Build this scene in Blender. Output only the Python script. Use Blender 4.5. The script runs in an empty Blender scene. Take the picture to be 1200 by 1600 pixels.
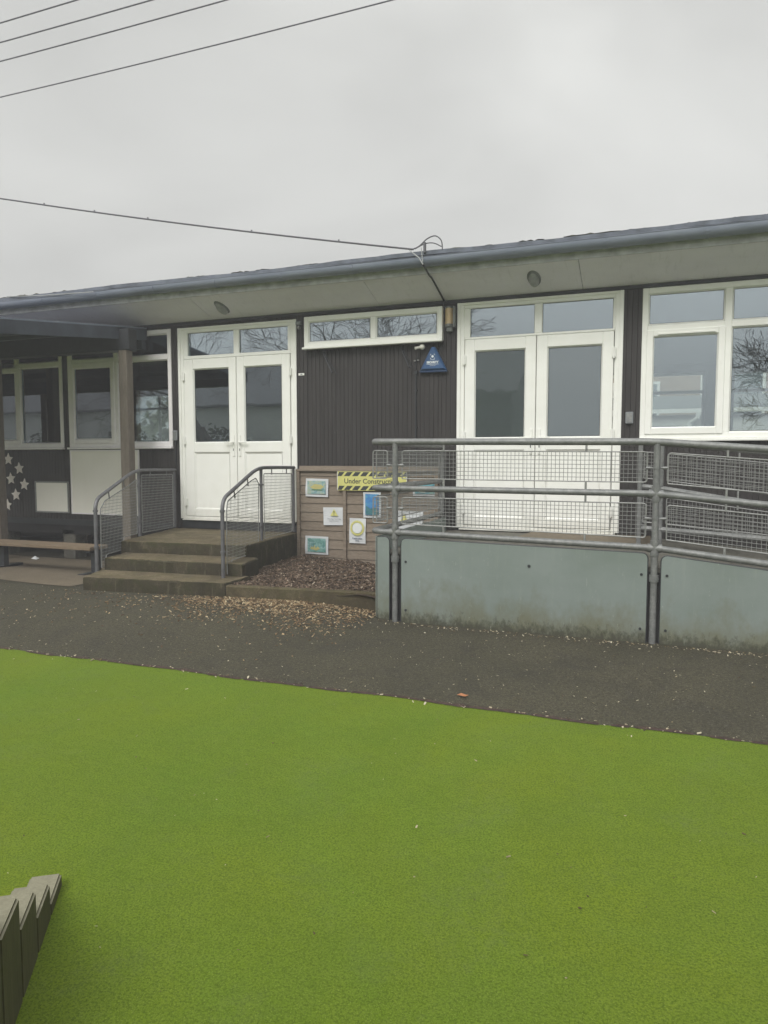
import bpy, bmesh, math, random
from mathutils import Vector, Matrix
random.seed(7)
R = math.radians
scene = bpy.context.scene
C = scene.collection

# ------------------------------------------------------------------ camera
cd = bpy.data.cameras.new("camera"); cam = bpy.data.objects.new("camera", cd); C.objects.link(cam)
cam.location = (0, 0, 1.55)
cam.rotation_euler = (R(90 - 4.16), 0, R(20.8))
cd.sensor_fit = 'VERTICAL'; cd.sensor_height = 24; cd.lens = 24 * 1110 / 1600
cd.clip_start = 0.05; cd.clip_end = 1000
scene.camera = cam

# ------------------------------------------------------------------ sky and sun
SUN_EL, SUN_AZ = 44, 188          # azimuth of the veiled sun measured from +Y clockwise (behind the camera)
world = bpy.data.worlds.new("World"); scene.world = world; world.use_nodes = True
nt = world.node_tree; nt.nodes.clear()
def wn(t, **k):
    n = nt.nodes.new(t)
    for a, b in k.items(): setattr(n, a, b)
    return n
def wmath(op, a, b=None, c=None):
    n = wn('ShaderNodeMath', operation=op)
    for i, v in enumerate((a, b, c)):
        if v is None: continue
        if isinstance(v, (int, float)): n.inputs[i].default_value = v
        else: nt.links.new(v, n.inputs[i])
    return n.outputs[0]
sky = wn('ShaderNodeTexSky', sky_type='NISHITA', sun_disc=False, sun_elevation=R(SUN_EL), sun_rotation=R(SUN_AZ), dust_density=4.0)
hsv = wn('ShaderNodeHueSaturation'); hsv.inputs['Saturation'].default_value = 0.35; hsv.inputs['Value'].default_value = 0.12
nt.links.new(sky.outputs[0], hsv.inputs['Color'])
tc = wn('ShaderNodeTexCoord'); sep = wn('ShaderNodeSeparateXYZ'); nt.links.new(tc.outputs['Generated'], sep.inputs[0])
mp = wn('ShaderNodeMapping'); mp.inputs['Scale'].default_value = (1.0, 1.0, 2.4); nt.links.new(tc.outputs['Generated'], mp.inputs[0])
nz = wn('ShaderNodeTexNoise'); nz.inputs['Scale'].default_value = 1.35; nz.inputs['Detail'].default_value = 4; nz.inputs['Roughness'].default_value = 0.45; nz.inputs['Distortion'].default_value = 0.6
nt.links.new(mp.outputs[0], nz.inputs['Vector'])
cloud = wmath('MULTIPLY_ADD', nz.outputs[0], 5.6, 1.60)
# overcast luminance grows towards the zenith (above the frame) and towards the veiled sun behind the camera
zen = wmath('MULTIPLY', wmath('POWER', wmath('MAXIMUM', wmath('SUBTRACT', sep.outputs[2], 0.62), 0.0), 1.0), 14.0)
back = wmath('MULTIPLY', wmath('MAXIMUM', wmath('MULTIPLY_ADD', sep.outputs[1], -1.0, 0.0), 0.0), wmath('MULTIPLY', wmath('MAXIMUM', wmath('SUBTRACT', sep.outputs[2], 0.12), 0.0), 17.0))
tot = wmath('ADD', cloud, wmath('ADD', zen, back))
low = wmath('MULTIPLY', wmath('MAXIMUM', wmath('SUBTRACT', 0.30, sep.outputs[2]), 0.0), 2.6)
tot = wmath('ADD', tot, low)
cmb = wn('ShaderNodeVectorMath', operation='SCALE'); cmb.inputs[0].default_value = (1.0, 1.005, 0.965); nt.links.new(tot, cmb.inputs['Scale'])
addc = wn('ShaderNodeVectorMath', operation='ADD'); nt.links.new(cmb.outputs[0], addc.inputs[0]); nt.links.new(hsv.outputs[0], addc.inputs[1])
bg = wn('ShaderNodeBackground'); bg.inputs['Strength'].default_value = 0.10; nt.links.new(addc.outputs[0], bg.inputs[0])
wo = wn('ShaderNodeOutputWorld'); nt.links.new(bg.outputs[0], wo.inputs[0])

sd = bpy.data.lights.new("sun", 'SUN'); sd.energy = 1.5; sd.angle = R(26); sd.color = (1.0, 0.975, 0.93)
sun = bpy.data.objects.new("sun", sd); C.objects.link(sun)
_d = Vector((math.sin(R(SUN_AZ)) * math.cos(R(SUN_EL)), math.cos(R(SUN_AZ)) * math.cos(R(SUN_EL)), math.sin(R(SUN_EL))))
sun.rotation_euler = (-_d).to_track_quat('-Z', 'Y').to_euler()

scene.view_settings.view_transform = 'Standard'; scene.view_settings.look = 'None'
scene.view_settings.exposure = 0.50; scene.view_settings.gamma = 1.0; scene.view_settings.use_curve_mapping = False
scene.cycles.use_denoising = True

# ------------------------------------------------------------------ materials
class N:
    def __init__(s, name):
        s.m = bpy.data.materials.new(name); s.m.use_nodes = True; s.t = s.m.node_tree; s.t.nodes.clear()
        s.out = s.t.nodes.new('ShaderNodeOutputMaterial'); s.b = s.t.nodes.new('ShaderNodeBsdfPrincipled')
        s.t.links.new(s.b.outputs[0], s.out.inputs[0])
        s.tc = s.t.nodes.new('ShaderNodeTexCoord')
    def set(s, inp, v):
        if hasattr(v, 'is_output') or isinstance(v, bpy.types.NodeSocket): s.t.links.new(v, inp)
        else:
            if isinstance(v, (tuple, list)) and len(v) == 3 and inp.type == 'RGBA': v = (*v, 1)
            inp.default_value = v
    def noise(s, scale, detail=4, rough=.55, vec=None, sc=None, dist=0):
        n = s.t.nodes.new('ShaderNodeTexNoise'); n.inputs['Scale'].default_value = scale; n.inputs['Detail'].default_value = detail
        n.inputs['Roughness'].default_value = rough; n.inputs['Distortion'].default_value = dist
        v = vec or s.tc.outputs['Object']
        if sc:
            m = s.t.nodes.new('ShaderNodeMapping'); m.inputs['Scale'].default_value = sc; s.t.links.new(v, m.inputs[0]); v = m.outputs[0]
        s.t.links.new(v, n.inputs['Vector']); return n.outputs[0]
    def voro(s, scale, feature='F1', out='Distance', sc=None):
        n = s.t.nodes.new('ShaderNodeTexVoronoi'); n.inputs['Scale'].default_value = scale; n.feature = feature
        v = s.tc.outputs['Object']
        if sc:
            m = s.t.nodes.new('ShaderNodeMapping'); m.inputs['Scale'].default_value = sc; s.t.links.new(v, m.inputs[0]); v = m.outputs[0]
        s.t.links.new(v, n.inputs['Vector']); return n.outputs[out]
    def ramp(s, f, stops):
        n = s.t.nodes.new('ShaderNodeValToRGB'); s.t.links.new(f, n.inputs[0]); e = n.color_ramp.elements
        while len(e) < len(stops): e.new(0.5)
        for el, (p, c) in zip(e, stops):
            el.position = p; el.color = (c, c, c, 1) if isinstance(c, (int, float)) else (*c, 1)
        return n.outputs[0]
    def mix(s, f, a, b, mode='MIX'):
        n = s.t.nodes.new('ShaderNodeMix'); n.data_type = 'RGBA'; n.blend_type = mode
        s.set(n.inputs[0], f); s.set(n.inputs[6], a); s.set(n.inputs[7], b); return n.outputs[2]
    def math(s, op, a, b=0.0):
        n = s.t.nodes.new('ShaderNodeMath'); n.operation = op; s.set(n.inputs[0], a); s.set(n.inputs[1], b); return n.outputs[0]
    def sep(s):
        n = s.t.nodes.new('ShaderNodeSeparateXYZ'); s.t.links.new(s.tc.outputs['Object'], n.inputs[0]); return n.outputs
    def island(s):
        n = s.t.nodes.new('ShaderNodeNewGeometry'); return n.outputs['Random Per Island']
    def bump(s, h, strength=.3, dist=.01):
        n = s.t.nodes.new('ShaderNodeBump'); n.inputs['Strength'].default_value = strength; n.inputs['Distance'].default_value = dist
        s.t.links.new(h, n.inputs['Height']); s.t.links.new(n.outputs[0], s.b.inputs['Normal'])
    def fin(s, color=None, rough=.6, metal=0, spec=None):
        if color is not None: s.set(s.b.inputs['Base Color'], color)
        s.set(s.b.inputs['Roughness'], rough); s.set(s.b.inputs['Metallic'], metal)
        if spec is not None: s.set(s.b.inputs['Specular IOR Level'], spec)
        return s.m
M = {}
def simple(key, c, rough=.5, metal=0, var=.12, vs=6, bump=0, bs=60, spec=None):
    n = N(key); f = n.noise(vs, 5)
    c1 = tuple(x * (1 - var) for x in c); c2 = tuple(min(1, x * (1 + var)) for x in c)
    col = n.mix(n.ramp(f, [(.3, 0.), (.7, 1.)]), c1, c2)
    if bump: n.bump(n.noise(bs, 4), bump, .004)
    M[key] = n.fin(col, rough, metal, spec); return M[key]

# green rubber / turf play surface
n = N('green_play_surface')
big = n.ramp(n.noise(.55, 4, .55, dist=.6), [(.32, 0.), (.68, 1.)])
mid = n.ramp(n.noise(3.2, 6, .68, dist=.7), [(.34, 0.), (.66, 1.)])
c = n.mix(big, (.124, .212, .016), (.205, .262, .014))
c = n.mix(n.math('MULTIPLY', n.ramp(n.noise(1.1, 5, .6, dist=1.0), [(.42, 0.), (.66, 1.)]), .45), c, (.15, .255, .03))
c = n.mix(n.math('MULTIPLY', mid, .45), c, (.118, .182, .016))
c = n.mix(n.math('MULTIPLY', n.ramp(n.noise(16, 5, .75), [(.40, 0.), (.66, 1.)]), .30), c, (.20, .27, .035))
c = n.mix(n.ramp(n.noise(120, 4, .85), [(.38, .95), (.55, 0.)]), c, (.075, .120, .008))
c = n.mix(n.ramp(n.noise(210, 3, .7), [(.57, 0.), (.72, .7)]), c, (.30, .38, .09))
scuff = n.math('MULTIPLY', n.ramp(n.noise(1.3, 5, .65, dist=1.5), [(.52, 0.), (.74, .42)]), n.ramp(n.noise(26, 5, .8), [(.42, 0.), (.62, 1.)]))
c = n.mix(scuff, c, (.145, .18, .075))
c = n.mix(n.ramp(n.voro(7, out='Distance'), [(.012, .8), (.03, 0.)]), c, (.05, .06, .02))
n.bump(n.math('ADD', n.noise(190, 4, .8), n.math('MULTIPLY', n.noise(12, 3, .6), 1.5)), .9, .008)
M['green'] = n.fin(c, .95, spec=.15)

n = N('wet_asphalt')
big = n.ramp(n.noise(.9, 5, .6, dist=.5), [(.3, 0.), (.7, 1.)])
c = n.mix(big, (.058, .053, .033), (.090, .082, .051))
c = n.mix(n.ramp(n.noise(2.5, 6, .7, dist=.8), [(.50, 0.), (.72, .75)]), c, (.036, .033, .026))
x, y, z = n.sep()
c = n.mix(n.ramp(n.math('ADD', n.math('MULTIPLY', n.noise(2, 5, .7), 1.2), n.math('SUBTRACT', y, 6.25)), [(.0, 0.), (.55, .55)]), c, (.034, .031, .022))
c = n.mix(n.ramp(n.noise(60, 5, .9), [(.42, .9), (.56, 0.)]), c, (.022, .020, .014))
c = n.mix(n.ramp(n.noise(52, 5, .9), [(.56, 0.), (.66, .75)]), c, (.16, .15, .12))
c = n.mix(n.ramp(n.voro(85, out='Distance'), [(.08, .85), (.20, 0.)]), c, (.20, .185, .15))
c = n.mix(n.ramp(n.voro(31, out='Distance'), [(.04, .9), (.075, 0.)]), c, (.34, .32, .27))
n.bump(n.noise(170, 4, .7), .6, .006)
M['asphalt'] = n.fin(c, n.ramp(big, [(0., .75), (1., .9)]), spec=.3)

n = N('worn_concrete_paving')
c = n.mix(n.ramp(n.noise(1.4, 6, .65, dist=.7), [(.3, 0.), (.7, 1.)]), (.12, .095, .062), (.19, .152, .104))
c = n.mix(n.ramp(n.noise(80, 4, .7), [(.35, .5), (.6, 0.)]), c, (.055, .05, .038))
n.bump(n.noise(90, 4), .4, .005); M['apron'] = n.fin(c, .9)

def concrete(key, a, b, moss, mossamt, streak=True):
    n = N(key); x, y, z = n.sep()
    c = n.mix(n.ramp(n.noise(3.2, 6, .65, dist=.5), [(.3, 0.), (.7, 1.)]), a, b)
    c = n.mix(n.ramp(n.noise(60, 5, .75), [(.36, .6), (.6, 0.)]), c, tuple(v * .45 for v in a))
    c = n.mix(n.math('MULTIPLY', n.ramp(n.noise(6, 6, .7, dist=1.2), [(.45, 0.), (.65, 1.)]), mossamt), c, moss)
    c = n.mix(n.ramp(n.noise(2.1, 7, .75, dist=1.0), [(.46, 0.), (.60, .75)]), c, tuple(v * .38 for v in b))
    c = n.mix(n.ramp(n.noise(9, 6, .8, dist=.8), [(.60, 0.), (.72, .6)]), c, tuple(min(.4, v * 1.9) for v in b))
    if streak: c = n.mix(n.ramp(n.noise(4, 5, .7, sc=(5, 5, .7), dist=.5), [(.56, 0.), (.74, .5)]), c, (.20, .18, .13))
    n.bump(n.noise(45, 6, .7), .5, .012); M[key] = n.fin(c, .92, spec=.25)
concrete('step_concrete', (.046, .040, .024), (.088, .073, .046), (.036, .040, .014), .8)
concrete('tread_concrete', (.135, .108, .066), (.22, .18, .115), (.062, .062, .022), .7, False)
concrete('kerb_concrete', (.085, .068, .040), (.15, .122, .077), (.062, .06, .024), .7, False)
concrete('deck_concrete', (.13, .125, .108), (.19, .18, .155), (.1, .1, .07), .4, False)

n = N('dark_brown_cladding')
x, y, z = n.sep()
c = n.mix(n.ramp(n.noise(2.2, 5, .6, sc=(7, 1, .6)), [(.3, 0.), (.7, 1.)]), (.022, .019, .019), (.037, .033, .032))
c = n.mix(n.ramp(n.noise(9, 5, .7, sc=(2.5, 1, .5)), [(.60, 0.), (.80, .4)]), c, (.066, .062, .058))
c = n.mix(n.ramp(n.voro(9, out='Distance'), [(.015, .8), (.035, 0.)]), c, (.28, .27, .25))
n.bump(n.noise(30, 4, .6, sc=(4, 1, .4)), .25, .004)
M['cladding'] = n.fin(c, .62, spec=.4)

n = N('white_upvc')
c = n.mix(n.ramp(n.noise(4, 5, .6), [(.35, 0.), (.7, 1.)]), (.84, .845, .80), (.885, .89, .855))
c = n.mix(n.ramp(n.noise(7, 6, .7, sc=(2, 2, .5)), [(.60, 0.), (.82, .30)]), c, (.60, .60, .54))
x, y, z = n.sep()
c = n.mix(n.ramp(n.math('SUBTRACT', n.math('MULTIPLY', n.noise(5, 6, .75, sc=(2, 1, 1)), .5), n.math('SUBTRACT', z, .72)), [(.0, 0.), (.42, .42)]), c, (.40, .37, .28))
M['upvc'] = n.fin(c, .32, spec=.5)
n = N('old_white_frame')
c = n.mix(n.ramp(n.noise(6, 5, .6), [(.3, 0.), (.7, 1.)]), (.80, .77, .79), (.87, .85, .85)); M['frame_old'] = n.fin(c, .4)
n = N('white_board')
c = n.mix(n.ramp(n.noise(2.0, 6, .65, sc=(1.5, 1, .8)), [(.3, 0.), (.75, 1.)]), (.82, .80, .73), (.88, .86, .79))
c = n.mix(n.ramp(n.noise(5, 6, .75, sc=(3, 1, .6)), [(.6, 0.), (.8, .35)]), c, (.56, .56, .46)); M['board'] = n.fin(c, .5)

def glass(key, tint, base, wav=.0, diffuse=None, gain=1.0):
    m = bpy.data.materials.new(key); m.use_nodes = True; t = m.node_tree; t.nodes.clear()
    o = t.nodes.new('ShaderNodeOutputMaterial'); mx = t.nodes.new('ShaderNodeMixShader')
    if diffuse: tr = t.nodes.new('ShaderNodeBsdfDiffuse'); tr.inputs[0].default_value = (*diffuse, 1)
    else: tr = t.nodes.new('ShaderNodeBsdfTransparent'); tr.inputs[0].default_value = (*tint, 1)
    gl = t.nodes.new('ShaderNodeBsdfGlossy'); gl.inputs['Roughness'].default_value = 0.0 if not diffuse else .03; gl.inputs[0].default_value = (.84, .92, 1, 1)
    fr = t.nodes.new('ShaderNodeFresnel'); fr.inputs[0].default_value = 1.55
    ma = t.nodes.new('ShaderNodeMath'); ma.operation = 'MULTIPLY_ADD'; ma.inputs[1].default_value = gain; ma.inputs[2].default_value = base; ma.use_clamp = True
    t.links.new(fr.outputs[0], ma.inputs[0]); t.links.new(ma.outputs[0], mx.inputs[0])
    t.links.new(tr.outputs[0], mx.inputs[1]); t.links.new(gl.outputs[0], mx.inputs[2]); t.links.new(mx.outputs[0], o.inputs[0])
    tc = t.nodes.new('ShaderNodeTexCoord'); nz = t.nodes.new('ShaderNodeTexNoise'); nz.inputs['Scale'].default_value = 3.5; nz.inputs['Detail'].default_value = 1
    bp = t.nodes.new('ShaderNodeBump'); bp.inputs['Strength'].default_value = .05 + wav; bp.inputs['Distance'].default_value = .01
    t.links.new(tc.outputs['Object'], nz.inputs[0]); t.links.new(nz.outputs[0], bp.inputs['Height']); t.links.new(bp.outputs[0], gl.inputs['Normal'])
    M[key] = m
glass('window_glass', (.80, .86, .84), .25)
glass('frosted_glass', None, .22, .03, (.05, .066, .062))

n = N('galvanised_steel')
c = n.mix(n.ramp(n.noise(14, 5, .65), [(.3, 0.), (.7, 1.)]), (.155, .16, .16), (.27, .275, .27))
c = n.mix(n.ramp(n.voro(60, out='Color'), [(.2, .35), (.8, 0.)]), c, (.12, .125, .13))
c = n.mix(n.ramp(n.noise(9, 6, .7), [(.58, 0.), (.72, .45)]), c, (.13, .125, .10))
n.bump(n.noise(90, 3), .15, .002)
M['galv'] = n.fin(c, .55, .35)
simple('galv_light', (.25, .255, .25), .5, .25, .2, 25)
simple('handrail_grey', (.13, .13, .14), .5, .25, .2, 16, .1, 80)

n = N('pale_green_panel')
x, y, z = n.sep()
c = n.mix(n.ramp(n.noise(1.5, 5, .6, sc=(1, 1, 1.4)), [(.3, 0.), (.7, 1.)]), (.165, .200, .180), (.215, .250, .240))
c = n.mix(n.ramp(n.noise(4, 5, .7, sc=(5, 1, .5)), [(.55, 0.), (.8, .3)]), c, (.30, .34, .29))
low_ = n.math('SUBTRACT', n.math('MULTIPLY', n.noise(3.2, 6, .7, sc=(1.6, 1, 1)), .85), z)       # algae creeping up from the ground
c = n.mix(n.ramp(low_, [(.0, 0.), (.33, .85)]), c, (.135, .135, .085))
low2 = n.math('SUBTRACT', n.math('MULTIPLY', n.noise(26, 6, .75, sc=(1, 1, .6)), .38), z)
c = n.mix(n.ramp(low2, [(.0, 0.), (.09, .85)]), c, (.045, .045, .030))
scr = n.ramp(n.noise(11, 3, .6, sc=(5, 1, .9), dist=1.3), [(.69, 0.), (.715, .55), (.74, 0.)])
c = n.mix(scr, c, (.42, .45, .40))
M['panel_green'] = n.fin(c, .55, spec=.35)

def wood(key, a, b, sc, dark, rough=.85):
    n = N(key)
    c = n.mix(n.ramp(n.noise(3, 5, .65, sc=sc), [(.3, 0.), (.7, 1.)]), a, b)
    c = n.mix(n.ramp(n.noise(14, 6, .75, sc=sc), [(.4, .55), (.6, 0.)]), c, dark)
    c = n.mix(n.ramp(n.voro(3.2, out='Distance', sc=(1, 1, .8)), [(.03, .7), (.07, 0.)]), c, dark)
    c = n.mix(n.math('MULTIPLY', n.island(), .45), c, b)
    n.bump(n.noise(20, 5, .7, sc=sc), .4, .006); M[key] = n.fin(c, rough, spec=.25)
wood('larch_lap', (.20, .162, .125), (.285, .238, .19), (1, 1, 8), (.11, .085, .062))
wood('timber_post', (.165, .14, .115), (.24, .21, .175), (8, 8, .8), (.085, .065, .05))
wood('bench_wood', (.15, .115, .078), (.23, .175, .12), (1, 8, 8), (.09, .065, .04))
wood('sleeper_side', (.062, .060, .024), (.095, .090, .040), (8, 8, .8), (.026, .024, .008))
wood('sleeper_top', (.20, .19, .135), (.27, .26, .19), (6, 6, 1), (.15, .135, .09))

n = N('soffit_board'); x, y, z = n.sep()
c = n.mix(n.ramp(n.noise(1.8, 6, .65, sc=(1, 2, 1)), [(.3, 0.), (.7, 1.)]), (.76, .73, .80), (.83, .80, .87))
c = n.mix(n.ramp(n.noise(6, 6, .7, sc=(4, .6, 1)), [(.55, 0.), (.8, .5)]), c, (.56, .54, .57))
c = n.mix(n.ramp(n.noise(22, 5, .8), [(.62, 0.), (.72, .4)]), c, (.36, .35, .34))
M['soffit'] = n.fin(c, .8)
n = N('gutter_plastic')
c = n.mix(n.ramp(n.noise(3, 5, .6, sc=(.6, 2, 2)), [(.3, 0.), (.7, 1.)]), (.165, .19, .25), (.235, .26, .325))
c = n.mix(n.ramp(n.noise(10, 6, .75), [(.6, 0.), (.75, .5)]), c, (.18, .19, .21))
M['gutter'] = n.fin(c, .45)
simple('fascia_trim', (.46, .46, .48), .7, 0, .25, 9)
simple('roof_felt', (.13, .145, .18), .9, 0, .35, 6, .4, 70)
simple('moss', (.055, .06, .035), .95, 0, .4, 20, .5, 60)
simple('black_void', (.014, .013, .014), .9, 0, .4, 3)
simple('canopy_dark', (.050, .060, .080), .75, 0, .35, 3)
simple('dark_metal', (.030, .033, .038), .5, .2, .2, 12)
simple('lamp_body', (.17, .18, .18), .6, 0, .2, 12)
simple('lamp_lens', (.30, .31, .30), .3, 0, .2, 20)
simple('alarm_blue', (.030, .085, .20), .4, 0, .15, 8)
simple('alarm_blue_dark', (.02, .05, .12), .5, 0, .15, 8)
simple('white_print', (.75, .78, .78), .5, 0, .04, 8)
simple('paper', (.62, .64, .66), .6, 0, .06, 9)
simple('amber_lens', (.58, .43, .25), .25, 0, .15, 14)
simple('grey_plastic', (.22, .235, .25), .45, 0, .1, 10)
simple('pale_star', (.78, .73, .68), .6, 0, .12, 12)
simple('yellow_print', (.60, .58, .20), .55, 0, .08, 12)
simple('black_print', (.04, .045, .045), .6, 0, .1, 12)
simple('orange_leaf', (.36, .15, .06), .7, 0, .3, 30)
simple('cable_black', (.11, .11, .125), .7, 0, .15, 5)
simple('cable_pale', (.35, .36, .36), .6, 0, .15, 5)
simple('interior_wall', (.16, .17, .17), .9, 0, .15, 1)
simple('interior_floor', (.07, .065, .06), .8, 0, .2, 1)
simple('interior_ceiling', (.22, .22, .22), .9, 0, .1, 1)
simple('bark', (.055, .048, .042), .95, 0, .3, 4)
simple('hedge_leaf', (.07, .095, .035), .8, 0, .4, 2)
simple('slate', (.09, .09, .095), .8, 0, .25, 4)
simple('render_white', (.62, .62, .58), .85, 0, .1, 1)
simple('field_grass', (.075, .11, .035), .95, 0, .3, .4)
simple('sill_lead', (.52, .53, .52), .5, 0, .15, 10)

n = N('brick')
bt = n.t.nodes.new('ShaderNodeTexBrick'); bt.inputs['Scale'].default_value = 4.4
mp_ = n.t.nodes.new('ShaderNodeMapping'); mp_.inputs['Rotation'].default_value = (R(90), 0, 0); n.t.links.new(n.tc.outputs['Object'], mp_.inputs[0]); n.t.links.new(mp_.outputs[0], bt.inputs[0])
bt.inputs['Color1'].default_value = (.34, .24, .16, 1); bt.inputs['Color2'].default_value = (.26, .18, .12, 1); bt.inputs['Mortar'].default_value = (.38, .35, .30, 1)
bt.inputs['Mortar Size'].default_value = .015
M['brick'] = n.fin(bt.outputs[0], .9)

def chips(key, stops, rough=.85):
    n = N(key); c = n.ramp(n.island(), stops); M[key] = n.fin(c, rough, spec=.2)
chips('bark_chip', [(0., (.042, .030, .021)), (.35, (.085, .060, .043)), (.75, (.145, .108, .078)), (.93, (.24, .17, .125)), (1., (.42, .36, .28))])
chips('pale_chip', [(0., (.07, .045, .028)), (.4, (.17, .115, .065)), (.72, (.30, .22, .13)), (.9, (.42, .33, .20)), (1., (.60, .52, .36))])
chips('debris', [(0., (.05, .04, .03)), (.4, (.12, .09, .05)), (.6, (.35, .30, .20)), (1., (.60, .55, .42))])
n = N('bark_bed'); c = n.mix(n.ramp(n.noise(40, 5, .7), [(.35, 0.), (.65, 1.)]), (.030, .019, .014), (.08, .05, .036)); n.bump(n.noise(50, 5), .8, .02); M['bark_bed'] = n.fin(c, .95)

def drawing(key, stops, scale, sc=(1, 1, 1), dist=1.0):
    n = N(key); M[key] = n.fin(n.ramp(n.noise(scale, 3, .5, sc=sc, dist=dist), stops), .6)
drawing('draw_boat', [(.35, (.16, .30, .34)), (.5, (.30, .42, .40)), (.65, (.42, .45, .30))], 18)
drawing('draw_pond', [(.35, (.10, .24, .22)), (.5, (.16, .33, .30)), (.65, (.30, .46, .46))], 16, (1, 1, 1.8))
drawing('draw_blue', [(.3, (.04, .16, .42)), (.55, (.06, .24, .50)), (.68, (.12, .36, .45)), (.8, (.35, .50, .55))], 12)
drawing('draw_teal', [(.35, (.06, .20, .25)), (.5, (.12, .35, .42)), (.68, (.25, .42, .36))], 15)
simple('art_yellow', (.46, .42, .17), .6); simple('art_green', (.10, .22, .12), .6); simple('art_teal', (.05, .17, .20), .6); simple('art_pale', (.52, .58, .50), .6)

# ------------------------------------------------------------------ mesh helpers
class MB:
    def __init__(s): s.v = []; s.f = []; s.mi = []
    def add(s, vs, fs, mi=0):
        o = len(s.v); s.v += [tuple(v) for v in vs]; s.f += [tuple(i + o for i in f) for f in fs]; s.mi += [mi] * len(fs)
    def box(s, x0, x1, y0, y1, z0, z1, mi=0, ch=0):
        x0, x1 = sorted((x0, x1)); y0, y1 = sorted((y0, y1)); z0, z1 = sorted((z0, z1))
        if ch <= 0:
            s.add([(x0,y0,z0),(x1,y0,z0),(x1,y1,z0),(x0,y1,z0),(x0,y0,z1),(x1,y0,z1),(x1,y1,z1),(x0,y1,z1)],
                  [(0,3,2,1),(4,5,6,7),(0,1,5,4),(1,2,6,5),(2,3,7,6),(3,0,4,7)], mi); return s
        ch = min(ch, (x1-x0)*.45, (y1-y0)*.45, (z1-z0)*.45)
        vs = []; idx = {}
        for i, X in enumerate((x0, x1)):
            for j, Yy in enumerate((y0, y1)):
                for k, Z in enumerate((z0, z1)):
                    sx, sy, sz = (1-2*i)*ch, (1-2*j)*ch, (1-2*k)*ch
                    idx[i,j,k,0] = len(vs); vs.append((X, Yy+sy, Z+sz))
                    idx[i,j,k,1] = len(vs); vs.append((X+sx, Yy, Z+sz))
                    idx[i,j,k,2] = len(vs); vs.append((X+sx, Yy+sy, Z))
        fs = []
        q = lambda a, ax: idx[a[0], a[1], a[2], ax]
        ring = [(0,0),(1,0),(1,1),(0,1)]
        for e in (0, 1):
            fs.append([q((e,a,b),0) for a, b in ring]); fs.append([q((a,e,b),1) for a, b in ring]); fs.append([q((a,b,e),2) for a, b in ring])
        for a in (0,1):
            for b in (0,1):
                fs.append([q((0,a,b),1), q((1,a,b),1), q((1,a,b),2), q((0,a,b),2)])
                fs.append([q((a,0,b),0), q((a,1,b),0), q((a,1,b),2), q((a,0,b),2)])
                fs.append([q((a,b,0),0), q((a,b,1),0), q((a,b,1),1), q((a,b,0),1)])
                for c_ in (0,1): fs.append([q((a,b,c_),0), q((a,b,c_),1), q((a,b,c_),2)])
        s.add(vs, fs, mi); return s
    def prism(s, poly, z0, z1, mi=0, top=None):      # poly: xy list; z may be callables
        n_ = len(poly); f0 = z0 if callable(z0) else (lambda x, y: z0); f1 = z1 if callable(z1) else (lambda x, y: z1)
        vs = [(x, y, f0(x, y)) for x, y in poly] + [(x, y, f1(x, y)) for x, y in poly]
        s.add(vs, [tuple(range(n_))[::-1]] + [(i, (i+1) % n_, (i+1) % n_ + n_, i + n_) for i in range(n_)], mi)
        s.add(vs[n_:], [tuple(range(n_))], mi if top is None else top); return s
    def xz(s, poly, y0, y1, mi=0):                  # extrude an xz outline along y (front at y0)
        n_ = len(poly)
        s.add([(x, y0, z) for x, z in poly] + [(x, y1, z) for x, z in poly],
              [tuple(range(n_)), tuple(range(n_, 2*n_))[::-1]] + [(i, i+n_, (i+1) % n_+n_, (i+1) % n_) for i in range(n_)], mi); return s
    def tube(s, pts, r, seg=8, mi=0, cap=True):
        pts = [Vector(p) for p in pts]; rs = r if isinstance(r, (list, tuple)) else [r] * len(pts)
        rings = []; up = None
        for i, p in enumerate(pts):
            t = (pts[min(i+1, len(pts)-1)] - pts[max(i-1, 0)]).normalized()
            if up is None:
                up = Vector((0,0,1)) if abs(t.z) < .9 else Vector((1,0,0))
            a = t.cross(up).normalized(); b = a.cross(t).normalized(); up = b
            rings.append([p + (a*math.cos(2*math.pi*k/seg) + b*math.sin(2*math.pi*k/seg)) * rs[i] for k in range(seg)])
        vs = [v for rg in rings for v in rg]; fs = []
        for i in range(len(pts)-1):
            for k in range(seg): fs.append((i*seg+k, i*seg+(k+1) % seg, (i+1)*seg+(k+1) % seg, (i+1)*seg+k))
        if cap: fs.append(tuple(range(seg))[::-1]); fs.append(tuple((len(pts)-1)*seg+k for k in range(seg)))
        s.add(vs, fs, mi); return s
    def disc(s, c, r, y0, y1, seg=24, mi=0, sz=1.0):
        return s.xz([(c[0] + r*math.cos(2*math.pi*k/seg), c[1] + sz*r*math.sin(2*math.pi*k/seg)) for k in range(seg)], y0, y1, mi)
    def build(s, name, mats, parent=None, smooth=False, off=None):
        me = bpy.data.meshes.new(name); me.from_pydata(s.v, [], s.f)
        if not isinstance(mats, (list, tuple)): mats = [mats]
        for m in mats: me.materials.append(M[m] if isinstance(m, str) else m)
        me.polygons.foreach_set('material_index', s.mi)
        bm = bmesh.new(); bm.from_mesh(me); bmesh.ops.recalc_face_normals(bm, faces=bm.faces); bm.to_mesh(me); bm.free()
        if smooth: me.polygons.foreach_set('use_smooth', [True]*len(me.polygons)); me.set_sharp_from_angle(angle=R(35))
        o = bpy.data.objects.new(name, me); C.objects.link(o)
        if parent:
            o.parent = parent
            w = Matrix.Translation(parent.location) if parent.parent is None else Matrix.Translation(parent.parent.location)
            # geometry is given in world coordinates
            root = parent if parent.parent is None else parent.parent
            if parent is not root or root.type == 'EMPTY':
                me.transform(Matrix.Translation(-Vector(root.location)))
        return o
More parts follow.
